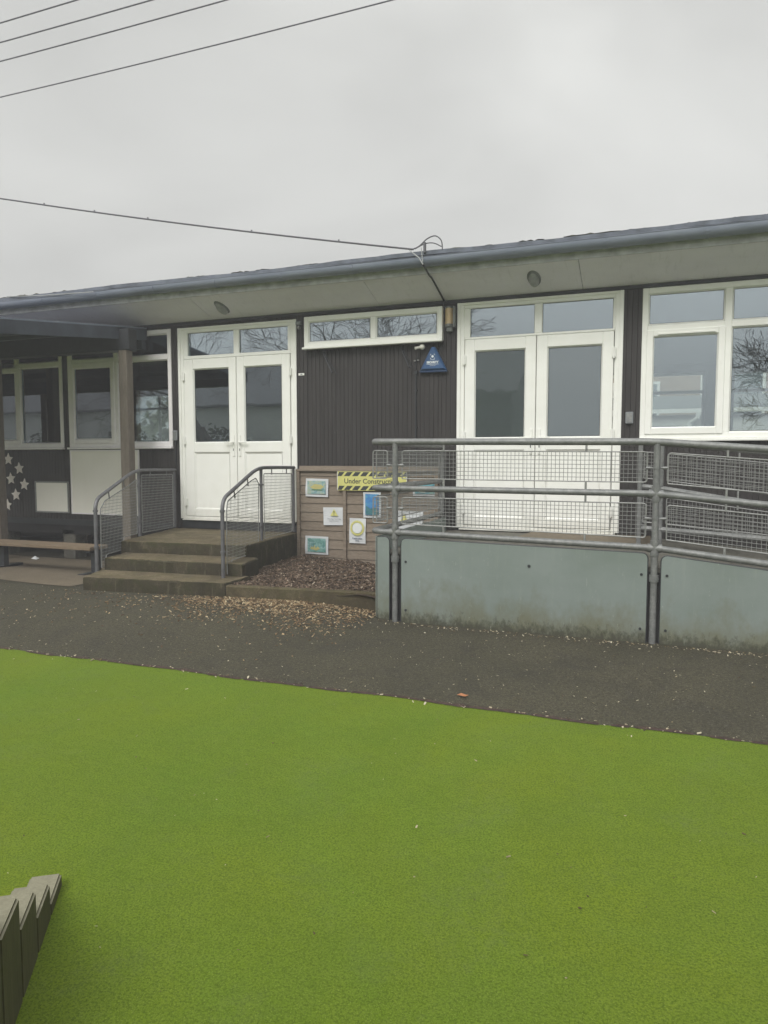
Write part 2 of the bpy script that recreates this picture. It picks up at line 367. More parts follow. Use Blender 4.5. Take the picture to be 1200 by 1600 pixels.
def root(name, label, cat, loc, group=None):
    o = bpy.data.objects.new(name, None); C.objects.link(o); o.location = loc; o.empty_display_size = .1
    return tag(o, label, cat, group)
def tag(o, label=None, cat=None, group=None, kind=None):
    if label: o['label'] = label
    if cat: o['category'] = cat
    if group: o['group'] = group
    if kind: o['kind'] = kind
    return o
def text_mesh(txt, size, x, z, y, depth=.002, align='CENTER', bold=0.0, sx=1.0):
    cu = bpy.data.curves.new('t', 'FONT'); cu.body = txt; cu.size = size; cu.align_x = align; cu.extrude = depth/2; cu.offset = bold; cu.resolution_u = 3
    ob = bpy.data.objects.new('t', cu); me = bpy.data.meshes.new_from_object(ob)
    vs = [(x + v.co.x*sx, y - v.co.z, z + v.co.y) for v in me.vertices]; fs = [tuple(p.vertices) for p in me.polygons]
    bpy.data.objects.remove(ob); bpy.data.curves.remove(cu); bpy.data.meshes.remove(me)
    return vs, fs

# ------------------------------------------------------------------ ground
def lerp(t, pts):
    if t <= pts[0][0]: return pts[0][1]
    for (a, va), (b, vb) in zip(pts, pts[1:]):
        if t <= b:
            k = (t-a)/(b-a); return va + (vb-va)*k
    return pts[-1][1]
def sm(a, b, x):
    t = max(0, min(1, (x-a)/(b-a))); return t*t*(3-2*t)
GE = 4.25
def ground_z(x, y):
    L = lerp(y, [(GE, .004), (5.7, .18), (6.6, .17), (8.4, .05)])
    Q = lerp(y, [(GE, .004), (6.0, .088), (9, .09)])
    k = sm(-4.4, -2.3, x); z = L*(1-k) + Q*k
    z += .055*math.exp(-((x+3.0)/.8)**2 - ((y-6.15)/.28)**2) * (1 if x < -2.2 else .0)
    return z
g = MB(); xs = [-14 + .15*i for i in range(174)]; ys = [GE-.05 + .12*i for i in range(37)] + [9, 12, 18, 24]
for y in ys:
    for x in xs: g.v.append((x, y, ground_z(x, max(y, GE)) if y > GE else .004))
nx = len(xs)
for j in range(len(ys)-1):
    for i in range(nx-1): g.f.append((j*nx+i, j*nx+i+1, (j+1)*nx+i+1, (j+1)*nx+i)); g.mi.append(0)
o = g.build('asphalt_path', 'asphalt', smooth=True); tag(o, kind='structure')
# play surface: slightly wavy far edge
g = MB(); top = []
k = 0
xx = -16.0
while xx <= 12.01:
    top.append((xx, GE + .012*math.sin(xx*3.1) + .010*math.sin(xx*7.7+1) + random.uniform(-.008, .008))); xx += .06
poly = [(-16, -12), (12, -12)] + top[::-1]
g.add([(x, y, .010) for x, y in poly] + [(x, y, -.03) for x, y in poly], [tuple(range(len(poly)))] + [(i, (i+1) % len(poly), (i+1) % len(poly)+len(poly), i+len(poly)) for i in range(len(poly))])
o = g.build('play_surface', 'green'); tag(o, kind='structure')
g = MB(); g.add([(-150, -150, -.04), (150, -150, -.04), (150, 150, -.04), (-150, 150, -.04)], [(0, 1, 2, 3)])
tag(g.build('ground', 'field_grass'), kind='structure')
g = MB(); x = -15.5
while x < 11:
    L_ = random.uniform(.05, .35); a = GE + .004; n_ = 6; V = []
    for k in range(n_+1):
        xx_ = x + L_*k/n_; w_ = random.uniform(.006, .03)*math.sin(math.pi*(k+.4)/(n_+.8)); ye = GE + .012*math.sin(xx_*3.1) + .010*math.sin(xx_*7.7+1)
        V += [(xx_, ye-.012-w_*.25, .0135), (xx_, ye+.006+w_, .0165)]
    g.add(V, [(2*k, 2*k+2, 2*k+3, 2*k+1) for k in range(n_)]); x += L_*random.uniform(.8, 1.6)
tag(g.build('edge_dirt', 'bark_bed'), 'thin crumbly line of dirt and moss along the green surface edge', 'dirt', kind='stuff')
# concrete apron by the bench
g = MB(); ax = [-13 + .2*i for i in range(36)] + [-5.9]; ay = [6.05 + .15*i for i in range(16)]
for j, y in enumerate(ay):
    for i, x in enumerate(ax):
        yy = y + (.12*math.sin(x*1.3) if j == 0 else 0)
        g.v.append((x, yy, ground_z(x, yy) + .006))
for j in range(len(ay)-1):
    for i in range(len(ax)-1): g.f.append((j*len(ax)+i, j*len(ax)+i+1, (j+1)*len(ax)+i+1, (j+1)*len(ax)+i)); g.mi.append(0)
tag(g.build('pavement', 'apron', smooth=True), kind='structure')

# ------------------------------------------------------------------ school building
W = 8.4; BY = 15.4; XL, XR = -13.0, 7.0
B = root('school_building', 'long single-storey school building with dark brown boarded walls and white window frames', 'building', (0, W, 0))
# openings in the front wall: x0,x1,z0,z1
OPEN = [(-10.85, -8.38, 1.745, 3.39), (-8.27, -6.39, 1.745, 3.39), (-6.245, -4.43, .60, 3.37), (-4.25, -2.44, 3.01, 3.385),
        (-2.225, -.38, .60, 3.405), (-.165, 3.2, 1.785, 3.42), (3.6, 6.4, 1.785, 3.42)]
g = MB(); bw = .057
def boards(x0, x1, z0, z1):
    nb = max(1, int(math.ceil((x1-x0)/bw)))
    for i in range(nb):
        a = x0 + i*bw; b = min(x0 + (i+1)*bw, x1)
        if b - a < .004: continue
        gr = .003; y0 = W + random.uniform(-.0012, .0012)
        pts = [(a, W+.0055), (a+gr, y0), (b-gr, y0), (b, W+.0055)]
        vs = [(x, y, z0) for x, y in pts] + [(x, y, z1) for x, y in pts]
        g.add(vs, [(j, j+1, j+5, j+4) for j in range(3)])
xs_ = sorted({XL, XR, *[v for o_ in OPEN for v in o_[:2]]})
for a, b in zip(xs_, xs_[1:]):
    mid_ = (a+b)/2; op = [o_ for o_ in OPEN if o_[0] < mid_ < o_[1]]
    if op:
        o_ = op[0]
        if o_[2] > .62: boards(a, b, .60, o_[2])
        boards(a, b, o_[3], 3.47)
    else: boards(a, b, .60, 3.47)
# reveals and inner skin
for (x0, x1, z0, z1) in OPEN:
    for q in ([(x0,z0),(x0,z1)], [(x1,z0),(x1,z1)], [(x0,z0),(x1,z0)], [(x0,z1),(x1,z1)]):
        (a, c_), (b, d) = q
        g.add([(a, W+.006, c_), (b, W+.006, d), (b, W+.2, d), (a, W+.2, c_)], [(0,1,2,3)])
for a, b in zip(xs_, xs_[1:]):
    mid_ = (a+b)/2; op = [o_ for o_ in OPEN if o_[0] < mid_ < o_[1]]
    segs = [(.60, 3.47)] if not op else [(.60, op[0][2]), (op[0][3], 3.47)]
    for c_, d in segs:
        if d - c_ > .01: g.add([(a, W+.2, c_), (b, W+.2, c_), (b, W+.2, d), (a, W+.2, d)], [(0,1,2,3)], 1)
g.box(XL, XL+.02, W+.21, BY, .60, 3.47); g.box(XR-.02, XR, W+.21, BY, .60, 3.47)
# back wall with openings
BO = [(-13, -11.3), (-9.6, -7.6), (-5.8, -3.8), (-1.6, .9), (1.35, 3.3), (4.2, 6)]
bx = XL
BZ0, BZ1 = 1.75, 3.29
for (x0, x1) in BO:
    if x0 > bx: g.box(bx, x0, BY, BY+.15, .60, 3.47, 1)
    g.box(x0, x1, BY, BY+.15, .60, BZ0, 1); g.box(x0, x1, BY, BY+.15, BZ1, 3.47, 1)
    bx = x1
g.box(bx, XR, BY, BY+.15, .60, 3.47, 1)
g.build('wall', ['cladding', 'interior_wall'], B)
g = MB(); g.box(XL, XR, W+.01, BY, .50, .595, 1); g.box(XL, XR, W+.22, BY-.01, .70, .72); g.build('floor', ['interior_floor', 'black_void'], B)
g = MB(); g.box(XL, XR, W+.22, BY-.01, 3.44, 3.46); g.build('ceiling', 'interior_ceiling', B)
for (x0, x1) in BO:
    g = MB(); t_ = .06
    for a in (x0, (x0+x1)/2 - t_/2, x1 - t_): g.box(a, a+t_, BY+.02, BY+.08, BZ0, BZ1)
    for z_ in (BZ0, 2.87, BZ1-t_): g.box(x0+t_, (x0+x1)/2-t_/2, BY+.02, BY+.08, z_, z_+t_); g.box((x0+x1)/2+t_/2, x1-t_, BY+.02, BY+.08, z_, z_+t_)
    g.build('back_window', 'upvc', B)
# partition walls inside keep the rooms separate
for px_ in (-6.33, -4.36, -2.42, -.27):
    g = MB(); g.box(px_-.04, px_+.04, W+.22, (BY-.02 if px_ in (-6.33, -.27) else 11.2), .73, 3.43); g.build('partition', 'interior_wall', B)
g = MB(); g.box(-4.31, -2.47, 10.9, 11.0, .73, 3.43); g.build('partition', 'interior_wall', B)
g = MB(); g.box(-6.28, -4.41, 12.4, 12.5, .73, 3.43); g.build('partition', 'interior_wall', B)
# band of dark trim under the soffit, and base board
g = MB()
g.box(XL, XR, W-.02, W-.002, 3.425, 3.462); g.box(XL, -6.38, W-.018, W+.004, .565, .655); g.build('trim', 'dark_metal', B)
# soffit rising outward, sloped .35
SF = .33
def soff(y): return 3.462 + SF*(W-y)
g = MB(); px_ = XL; FY = 7.82
while px_ < XR:
    b = min(px_+2.44, XR)
    g.add([(px_+.003, W-.003, soff(W)), (b-.003, W-.003, soff(W)), (b-.003, FY, soff(FY)), (px_+.003, FY, soff(FY)),
           (px_+.003, W-.003, soff(W)+.02), (b-.003, W-.003, soff(W)+.02), (b-.003, FY, soff(FY)+.02), (px_+.003, FY, soff(FY)+.02)],
          [(0,1,2,3),(4,5,6,7),(0,1,5,4),(1,2,6,5),(2,3,7,6),(3,0,4,7)]); px_ = b
g.build('soffit', 'soffit', B)
zf = soff(FY)
g = MB(); g.box(XL, XR, FY-.025, FY-.002, zf-.012, zf+.20); g.build('fascia', 'fascia_trim', B)
# gutter: half-round plus lip
g = MB(); rr = .078; gz = zf + .125; gy = FY-.028-rr; seg = 10
prof = [(gy - rr*math.cos(math.pi*k/seg), gz - rr*math.sin(math.pi*k/seg)) for k in range(seg+1)]
prof = [(gy-rr-.006, gz+.012), (gy-rr, gz+.016)] + prof
xg = [XL + .5*i for i in range(int((XR-XL)/.5)+1)]
for x in xg:
    s_ = .004*math.sin(x*.9) + random.uniform(-.0015, .0015)
    for (y, z) in prof: g.v.append((x, y, z+s_))
npf = len(prof)
for i in range(len(xg)-1):
    for j in range(npf-1): g.f.append((i*npf+j, i*npf+j+1, (i+1)*npf+j+1, (i+1)*npf+j)); g.mi.append(0)
gut = g.build('gutter', 'gutter', B, smooth=True)
x = XL + .4
while x < XR:
    g = MB()
    for k in range(8):
        a0 = math.pi*k/8; a1 = math.pi*(k+1)/8; r0, r1 = rr+.001, rr+.006
        P4 = [(gy-r*math.cos(a), gz-r*math.sin(a)) for a, r in ((a0,r0),(a1,r0),(a1,r1),(a0,r1))]
        g.add([(x-.014, y, z) for y, z in P4] + [(x+.014, y, z) for y, z in P4], [(0,1,2,3),(4,7,6,5),(0,4,5,1),(3,2,6,7),(0,3,7,4),(1,5,6,2)])
    g.box(x-.012, x+.012, gy+rr, FY-.026, gz-.03, gz+.02); g.build('gutter_bracket', 'gutter', gut); x += .93
# roof sheet, slightly wavy drip edge
g = MB(); n1 = 120
ex = [XL-.1 + (XR-XL+.2)*i/n1 for i in range(n1+1)]
for x in ex:
    w_ = .008*math.sin(x*1.7)+random.uniform(-.004, .004)
    for (y, z) in ((gy-.045, zf+.150+w_), (gy-.045, zf+.195+w_), (gy+.03, zf+.215+w_), (11.8, 3.95), (BY+.5, 3.95), (BY+.5, 3.7)):
        g.v.append((x, y, z))
for i in range(n1):
    for j in range(5): g.f.append((i*6+j, i*6+j+1, (i+1)*6+j+1, (i+1)*6+j)); g.mi.append(0)
for i in range(70):
    x = random.uniform(-9, 2.5); w_ = random.uniform(.02, .09) if random.random() < .8 else random.uniform(.1, .22); h_ = random.uniform(.008, .022)
    z = zf+.195
    pts = [(x + w_*math.cos(a)*random.uniform(.7, 1.1), h_*random.uniform(.7, 1.2)) for a in (0,)]
    k_ = 7; ring = [(x + w_*math.cos(2*math.pi*q/k_)*random.uniform(.7,1.2), gy-.02 + .025*math.sin(2*math.pi*q/k_), z+.002) for q in range(k_)]
    g.add(ring + [(x + random.uniform(-.3,.3)*w_, gy-.015, z + h_)], [(q, (q+1) % k_, k_) for q in range(k_)], 2)
g.build('roof', ['roof_felt', 'gutter', 'moss'], B)

# ---- windows and doors
FYR = W - .012     # outer face of frames
def bar(g, x0, x1, z0, z1, y0=None, y1=None, ch=.006):
    g.box(x0, x1, FYR if y0 is None else y0, (W+.075) if y1 is None else y1, z0, z1, 0, ch)
def ring(g, x0, x1, z0, z1, t, y0, y1, ch=.006, tb=None):
    tb = tb or t
    g.box(x0, x0+t, y0, y1, z0, z1, 0, ch); g.box(x1-t, x1, y0, y1, z0, z1, 0, ch)
    g.box(x0+t-.001, x1-t+.001, y0+.0015, y1-.001, z0, z0+tb, 0, ch); g.box(x0+t-.001, x1-t+.001, y0+.0015, y1-.001, z1-t, z1, 0, ch)
def pane(parent, x0, x1, z0, z1, y, mat='window_glass'):
    g = MB(); g.box(x0-.004, x1+.004, y, y+.006, z0-.004, z1+.004); k = .0055
    for (a, b, c_, d) in ((x0, x0+k, z0, z1), (x1-k, x1, z0, z1), (x0+k, x1-k, z0, z0+k), (x0+k, x1-k, z1-k, z1)): g.box(a, b, y-.003, y-.0005, c_, d, 1)
    return g.build('pane', [mat, 'black_print'], parent)
def bead(g, x0, x1, z0, z1, y0, y1, t=.014):
    # sloping glazing bead round a pane
    for (a, b, c_, d) in (((x0-t, z0-t), (x1+t, z0-t), (x1, z0), (x0, z0)), ((x1+t, z0-t), (x1+t, z1+t), (x1, z1), (x1, z0)),
                          ((x1+t, z1+t), (x0-t, z1+t), (x0, z1), (x1, z1)), ((x0-t, z1+t), (x0-t, z0-t), (x0, z0), (x0, z1))):
        g.add([(a[0], y0, a[1]), (b[0], y0, b[1]), (c_[0], y1, c_[1]), (d[0], y1, d[1])], [(0,1,2,3)])

def door_leaf(parent, x0, x1, z0, z1, gx0, gx1, gz0, gz1, pz0, pz1, side, gm):
    y0, y1 = W-.022, W+.045
    g = MB()
    t = .0
    g.box(x0, gx0, y0, y1, z0, z1, 0, .006); g.box(gx1, x1, y0, y1, z0, z1, 0, .006)
    yy = y0+.0015
    g.box(gx0-.001, gx1+.001, yy, y1-.001, gz1, z1, 0, .006); g.box(gx0-.001, gx1+.001, yy, y1-.001, pz1, gz0, 0, .006); g.box(gx0-.001, gx1+.001, yy, y1-.001, z0, pz0, 0, .006)
    bead(g, gx0+.012, gx1-.012, gz0+.012, gz1-.012, yy+.001, yy+.022); bead(g, gx0+.02, gx1-.02, pz0+.02, pz1-.02, yy+.001, yy+.016, .02)
    leaf = g.build('door', 'upvc', parent)
    g = MB(); g.box(gx0+.018, gx1-.018, yy+.017, yy+.03, pz0+.018, pz1-.018); g.build('panel', 'upvc', leaf)
    pane(leaf, gx0+.012, gx1-.012, gz0+.012, gz1-.012, yy+.024, gm)
    hx = (x1-.045) if side > 0 else (x0+.045)
    g = MB(); g.box(hx-.016, hx+.016, y0-.012, y0, gz0-.19, gz0+.10, 0, .004)
    g.box(hx-.008, hx+.008, y0-.05, y0-.011, gz0-.012, gz0+.010, 0, .004)
    g.box(hx-.012 if side < 0 else hx-.125, hx+.125 if side < 0 else hx+.012, y0-.056, y0-.040, gz0-.012, gz0+.010, 0, .005)
    g.box(hx-.005, hx+.005, y0-.0145, y0-.0118, gz0-.115, gz0-.085, 1)
    g.build('handle', ['upvc', 'black_print'], leaf)
    ex_ = (x0-.004) if side > 0 else (x1+.004)
    for hz in (gz1-.10, gz0+.03, z0+.20):
        g = MB(); g.box(ex_-.022, ex_+.022, y0-.022, y0+.002, hz-.055, hz+.055, 0, .006); g.tube([(ex_, y0-.024, hz-.065), (ex_, y0-.024, hz+.06)], .009, 8); g.build('hinge', 'upvc', leaf)
    return leaf
def double_door(x0, x1, zb, zt, gxs, gz, pz, tz, txs, sill, gm):
    g = MB(); fo = FYR
    xm = (gxs[1]+gxs[2])/2
    g.box(x0, x0+.068, fo, W+.07, zb, zt, 0, .007); g.box(x1-.068, x1, fo, W+.07, zb, zt, 0, .007)
    g.box(x0+.067, x1-.067, fo+.0015, W+.069, tz[1], zt, 0, .007)
    g.box(x0+.067, x1-.067, fo+.0015, W+.069, gz[1]+.14, tz[0], 0, .007)
    g.box(txs[1], txs[2], fo+.003, W+.068, tz[0]-.001, tz[1]+.001, 0, .007)
    g.box(x0+.067, txs[0], fo+.003, W+.068, tz[0]-.001, tz[1]+.001, 0, .004); g.box(txs[3], x1-.067, fo+.003, W+.068, tz[0]-.001, tz[1]+.001, 0, .004)
    g.box(x0+.067, x1-.067, fo-.014, W+.069, zb, zb+.035, 0, .006)
    g.box(x0+.02, x1-.02, fo-.035, W, zb-.018, zb-.001, 0, .004)
    # raised cover trim round the outside
    g.box(x0-.022, x0+.022, fo-.012, fo+.006, zb+.002, zt+.014, 0, .004); g.box(x1-.022, x1+.022, fo-.012, fo+.006, zb+.002, zt+.014, 0, .004); g.box(x0+.021, x1-.021, fo-.0105, fo+.0045, zt-.018, zt+.012, 0, .004)
    for a, b in ((txs[0], txs[1]), (txs[2], txs[3])): bead(g, a+.001, b-.001, tz[0]+.001, tz[1]-.001, fo+.002, fo+.028)
    fr = g.build('door_frame', 'upvc', B)
    for a, b in ((txs[0], txs[1]), (txs[2], txs[3])): pane(fr, a, b, tz[0], tz[1], fo+.03)
    lz0, lz1 = zb+.04, gz[1]+.135
    door_leaf(B, x0+.0755, xm-.004, lz0, lz1, gxs[0], gxs[1], gz[0], gz[1], pz[0], pz[1], 1, gm)
    door_leaf(B, xm+.004, x1-.0755, lz0, lz1, gxs[2], gxs[3], gz[0], gz[1], pz[0], pz[1], -1, gm)
    g = MB(); g.box(x0, x1, W-.01, W+.10, .60, zb-.02); g.build('plinth', 'dark_metal', B)
double_door(-6.245, -4.43, .728, 3.37, (-6.02, -5.446, -5.204, -4.628), (1.795, 2.81), (.87, 1.66), (2.995, 3.308), (-6.11, -5.37, -5.28, -4.54), 0, 'window_glass')
double_door(-2.225, -.38, .728, 3.405, (-2.03, -1.43, -1.18, -.575), (1.813, 2.845), (.87, 1.67), (3.012, 3.346), (-2.09, -1.335, -1.245, -.47), 0, 'frosted_glass')

def window(x0, x1, z0, z1, mull, tz, cas, mat='upvc', proud=0.0, vent=(), sill=True, name='window'):
    """mull: x centres of mullions; tz: transom centre or None; cas: indices of lower lights that are casements"""
    fo = FYR - proud; t = .062; g = MB(); hb = .035
    g.box(x0, x0+t, fo, W+.07, z0, z1, 0, .006); g.box(x1-t, x1, fo, W+.07, z0, z1, 0, .006)
    g.box(x0+t-.001, x1-t+.001, fo+.0015, W+.069, z1-t, z1, 0, .006); g.box(x0+t-.001, x1-t+.001, fo+.0015, W+.069, z0, z0+t, 0, .006)
    for m in mull: g.box(m-hb, m+hb, fo+.003, W+.068, z0+t-.001, z1-t+.001, 0, .006)
    eds = [x0+t] + [v for m in mull for v in (m-hb, m+hb)] + [x1-t]
    cells = [(eds[i], eds[i+1]) for i in range(0, len(eds), 2)]
    rows = [(z0+t, z1-t)] if tz is None else [(z0+t, tz-hb), (tz+hb, z1-t)]
    if tz is not None:
        for a, b in cells: g.box(a-.001, b+.001, fo+.0045, W+.067, tz-hb, tz+hb, 0, .006)
    lights = []
    for ri, (c_, d) in enumerate(rows):
        for ci, (a, b) in enumerate(cells):
            if ri == 0 and ci in cas: lights.append((a, b, c_, d, True)); continue
            bead(g, a+.014, b-.014, c_+.014, d-.014, fo+.006, fo+.028); lights.append((a+.012, b-.012, c_+.012, d-.012, False))
    if sill: g.box(x0-.01, x1+.01, fo-.045, fo+.02, z0-.03, z0-.002, 0, .006)
    w_ = g.build(name, mat, B)
    for (a, b, c_, d, k) in lights:
        if k:
            g2 = MB(); ring(g2, a-.012, b+.012, c_-.012, d+.012, .068, fo-.014, fo+.05); bead(g2, a+.068, b-.068, c_+.068, d-.068, fo-.011, fo+.014, .013)
            cs = g2.build('casement', mat, w_); pane(w_, a+.058, b-.058, c_+.058, d-.058, fo+.02)
        else: pane(w_, a, b, c_, d, fo+.03)
    return w_
w4 = window(-.165, 3.2, 1.785, 3.42, (.69, 1.55, 2.4), 2.985, (0, 2))
for vx in (-.0, 1.73):
    g = MB(); g.box(vx, vx+.57, FYR-.028, FYR-.013, 2.905, 2.925, 0, .004); g.build('trickle_vent', 'upvc', w4)
window(3.6, 6.4, 1.785, 3.42, (4.5, 5.5), 2.985, (0,))
w3 = window(-4.27, -2.42, 3.0, 3.39, (-3.31,), None, (), proud=.06)
window(-8.27, -6.39, 1.745, 3.39, (-7.37,), 3.005, (0,), mat='frame_old')
window(-10.85, -8.38, 1.745, 3.39, (-9.30, -10.1), 3.0, (1,), mat='frame_old')
# under-floor: skirt behind, piers, dark back
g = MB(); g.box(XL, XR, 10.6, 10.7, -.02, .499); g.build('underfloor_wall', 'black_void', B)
for px_ in (-12.4, -11.0, -9.75, -8.37, -7.15, -5.3, -3.3, -1.2, .9, 3, 5):
    g = MB(); g.box(px_-.12, px_+.12, W+.02, W+.26, -.02, .50, 0, .01); g.build('pier', 'deck_concrete', B)
for px_ in (-9.2, -8.9, -7.8, -7.0):
    g = MB(); g.box(px_-.06, px_+.06, W+.9, W+1.0, -.02, .50); g.build('pier', 'larch_lap', B)
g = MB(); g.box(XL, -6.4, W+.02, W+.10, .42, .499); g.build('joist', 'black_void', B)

# ------------------------------------------------------------------ canopy over the bench (slopes down outward)
K = root('timber_canopy', 'dark flat canopy on timber posts under the eaves at the left end of the building', 'canopy', (-8.0, 7.9, .1))
def cz(y): return 3.425 - .125*(W-y)
g = MB()
def slab(g, x0, x1, y0, y1, t0, t1, mi=0):
    g.add([(x0,y0,cz(y0)-t0),(x1,y0,cz(y0)-t0),(x1,y1,cz(y1)-t0),(x0,y1,cz(y1)-t0),(x0,y0,cz(y0)-t1),(x1,y0,cz(y0)-t1),(x1,y1,cz(y1)-t1),(x0,y1,cz(y1)-t1)],
          [(0,1,2,3),(4,5,6,7),(0,1,5,4),(1,2,6,5),(2,3,7,6),(3,0,4,7)], mi)
slab(g, -13, -6.80, 5.78, W-.03, .0, .03); g.build('roof', 'canopy_dark', K)
g = MB(); slab(g, -6.799, -6.775, 5.78, W-.03, -.006, .012); g.build('edge_trim', 'gutter', K)
g = MB(); slab(g, -6.798, -6.776, 5.78, W-.03, .013, .17); g.build('gable_board', 'canopy_dark', K)
y = 5.95
while y < 8.3:
    g = MB(); g.add([(-13, y, cz(y)-.031), (-6.82, y, cz(y)-.031), (-6.82, y+.05, cz(y)-.031), (-13, y+.05, cz(y)-.031), (-13, y, cz(y)-.13), (-6.82, y, cz(y)-.13), (-6.82, y+.05, cz(y)-.13), (-13, y+.05, cz(y)-.13)],
                    [(0,1,2,3),(4,5,6,7),(0,1,5,4),(1,2,6,5),(2,3,7,6),(3,0,4,7)])
    g.build('joist', 'canopy_dark', K); y += .62
g = MB(); g.box(-13, -6.62, 7.80, 7.97, 3.03, 3.31, 0, .006); g.build('beam', 'dark_metal', K)
g = MB(); g.box(-13, -6.815, W-.10, W-.015, 3.12, 3.38); g.build('wall_plate', 'canopy_dark', K)
g = MB(); g.box(-13, -6.84, 5.80, 5.92, 2.86, 3.02, 0, .006); g.build('beam', 'dark_metal', K)
for (x, y, zt_) in ((-6.745, 7.88, 3.04), (-9.14, 7.88, 3.04), (-11.4, 7.88, 3.04), (-9.2, 5.86, 2.87), (-11.4, 5.86, 2.87)):
    g = MB(); g.box(x-.068, x+.068, y-.068, y+.068, ground_z(x, y)-.02, zt_, 0, .008); g.build('post', 'timber_post', K)

# ------------------------------------------------------------------ pale boards and stars on the wall
def frame_board(name, label, cat, x0, x1, z0, z1, edge, y=W-.02, mat='board', em='galv_light'):
    r = root(name, label, cat, ((x0+x1)/2, y, z0))
    g = MB(); g.box(x0, x1, y, W-.001, z0, z1, 0, .003); g.build('board', mat, r)
    if edge:
        g = MB(); e = edge
        g.box(x0-.004, x0+e, y-.008, y+.004, z0-.004, z1+.004); g.box(x1-e, x1+.004, y-.008, y+.004, z0-.004, z1+.004)
        g.box(x0+e, x1-e, y-.0075, y+.003, z0-.004, z0+e); g.box(x0+e, x1-e, y-.0075, y+.003, z1-e, z1+.004); g.build('frame', em, r)
    return r
frame_board('panel_board', 'large blank off-white board on the wall under the window left of the timber post', 'board', -8.25, -6.98, .745, 1.70, .016, em='frame_old')
frame_board('notice_board', 'small square blank white board in a thin metal frame on the dark wall', 'notice board', -8.97, -8.31, .75, 1.225, .018)
stars = [(-9.521, 1.568, 'highest of the white star cutouts on the dark wall'), (-9.300, 1.423, 'white star cutout second from the top, right of the highest one'),
         (-9.483, 1.261, 'white star cutout in the middle of the cluster, left of the rightmost star'), (-9.206, 1.174, 'rightmost white star cutout, nearest the small notice board'),
         (-9.388, 1.010, 'white star cutout second from the bottom of the cluster'), (-9.578, .845, 'lowest of the white star cutouts, beside the timber post'),
         (-9.72, 1.33, 'white star cutout half hidden behind the timber post at the left')]
for i, (sx, sz, lb) in enumerate(stars):
    g = MB(); a0 = R(random.uniform(-10, 10)); pts = []
    for k in range(10):
        r_ = .098 if k % 2 == 0 else .048
        pts.append((sx + r_*math.sin(a0 + math.pi*k/5), sz + r_*math.cos(a0 + math.pi*k/5)))
    pts = pts[::-1]; cen = len(pts)
    g.add([(x, W-.012, z) for x, z in pts] + [(sx, W-.018, sz)] + [(x, W-.003, z) for x, z in pts],
          [(k, (k+1) % 10, 10) for k in range(10)] + [(k, (k+1) % 10, (k+1) % 10 + 11, k+11) for k in range(10)])
    o = g.build('star_decoration', 'pale_star'); tag(o, lb, 'star decoration', 'star cutouts on the dark wall')

# ------------------------------------------------------------------ bench
bz = .50
r = root('bench', 'low weathered timber bench with a dark metal leg under the canopy', 'bench', (-8, 7.0, .15))
g = MB(); yy0 = 6.72
for i in range(2): g.box(-10.2, -6.36, yy0+i*.16, yy0+.15+i*.16, bz-.045, bz, 0, .006)
g.build('seat', 'bench_wood', r)
for lx in (-7.95, -9.8, -6.42):
    g = MB(); gz_ = ground_z(lx, 6.88)
    g.box(lx-.045, lx+.045, 6.84, 6.92, gz_, bz-.046, 0, .004); g.box(lx-.05, lx+.05, 6.62, 7.14, gz_, gz_+.03, 0, .004); g.box(lx-.04, lx+.04, 6.74, 7.02, bz-.075, bz-.046)
    g.build('leg', 'dark_metal', r)
g = MB(); g.add([(-8.62, 7.93, .095), (-8.49, 7.91, .09), (-8.50, 7.97, .10), (-8.60, 7.99, .11), (-8.56, 7.95, .135)], [(0,1,4),(1,2,4),(2,3,4),(3,0,4)])
tag(g.build('paper_scrap', 'paper'), 'crumpled scrap of white paper on the paving beneath the bench', 'litter')

# ------------------------------------------------------------------ concrete steps
S = root('concrete_steps', 'worn mossy concrete steps with a landing up to the left double doors', 'steps', (-5, 6.5, .15))
def rough_block(name, poly, z0, z1, parent, amp=.004):
    """a block whose top edge is chamfered and slightly chipped"""
    g = MB(); n_ = len(poly); cx = sum(p[0] for p in poly)/n_; cy = sum(p[1] for p in poly)/n_
    pts = []
    for i in range(n_):
        a = poly[i]; b = poly[(i+1) % n_]; L_ = math.dist(a, b); m = max(1, int(L_/.05))
        for k in range(m): t = k/m; pts.append((a[0]+(b[0]-a[0])*t, a[1]+(b[1]-a[1])*t))
    m = len(pts); V = []
    lay = [(z0, 0, 0), (z1-.10, 0, amp), (z1-.018, 0, amp), (z1-.004, .008, amp*1.3), (z1, .022, amp)]
    for (z, ins, am) in lay:
        for (x, y) in pts:
            dx, dy = cx-x, cy-y; l = math.hypot(dx, dy) or 1
            chip = random.uniform(0, .02) if (ins > 0 and random.random() < .12) else 0
            V.append((x+dx/l*(ins+chip)+random.uniform(-am, am), y+dy/l*(ins+chip)+random.uniform(-am, am), z+(random.uniform(-am, am)*.5 if z > z0 else 0)-chip*.3))
    fs = [(j*m+i, j*m+(i+1) % m, (j+1)*m+(i+1) % m, (j+1)*m+i) for j in range(len(lay)-1) for i in range(m)]
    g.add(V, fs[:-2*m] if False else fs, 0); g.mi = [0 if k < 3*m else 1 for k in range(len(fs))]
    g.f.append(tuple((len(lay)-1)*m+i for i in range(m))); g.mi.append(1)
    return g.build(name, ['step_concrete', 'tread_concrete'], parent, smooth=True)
rough_block('step', [(-5.62, 5.83), (-4.0, 6.03), (-4.0, 6.5), (-5.90, 6.5)], 0, .322, S)
rough_block('step', [(-5.76, 6.30), (-4.04, 6.42), (-4.14, 6.92), (-5.92, 6.90)], .05, .457, S)
rough_block('landing', [(-5.93, 6.77), (-4.28, 6.90), (-4.40, 8.385), (-6.37, 8.385)], 0, .592, S)

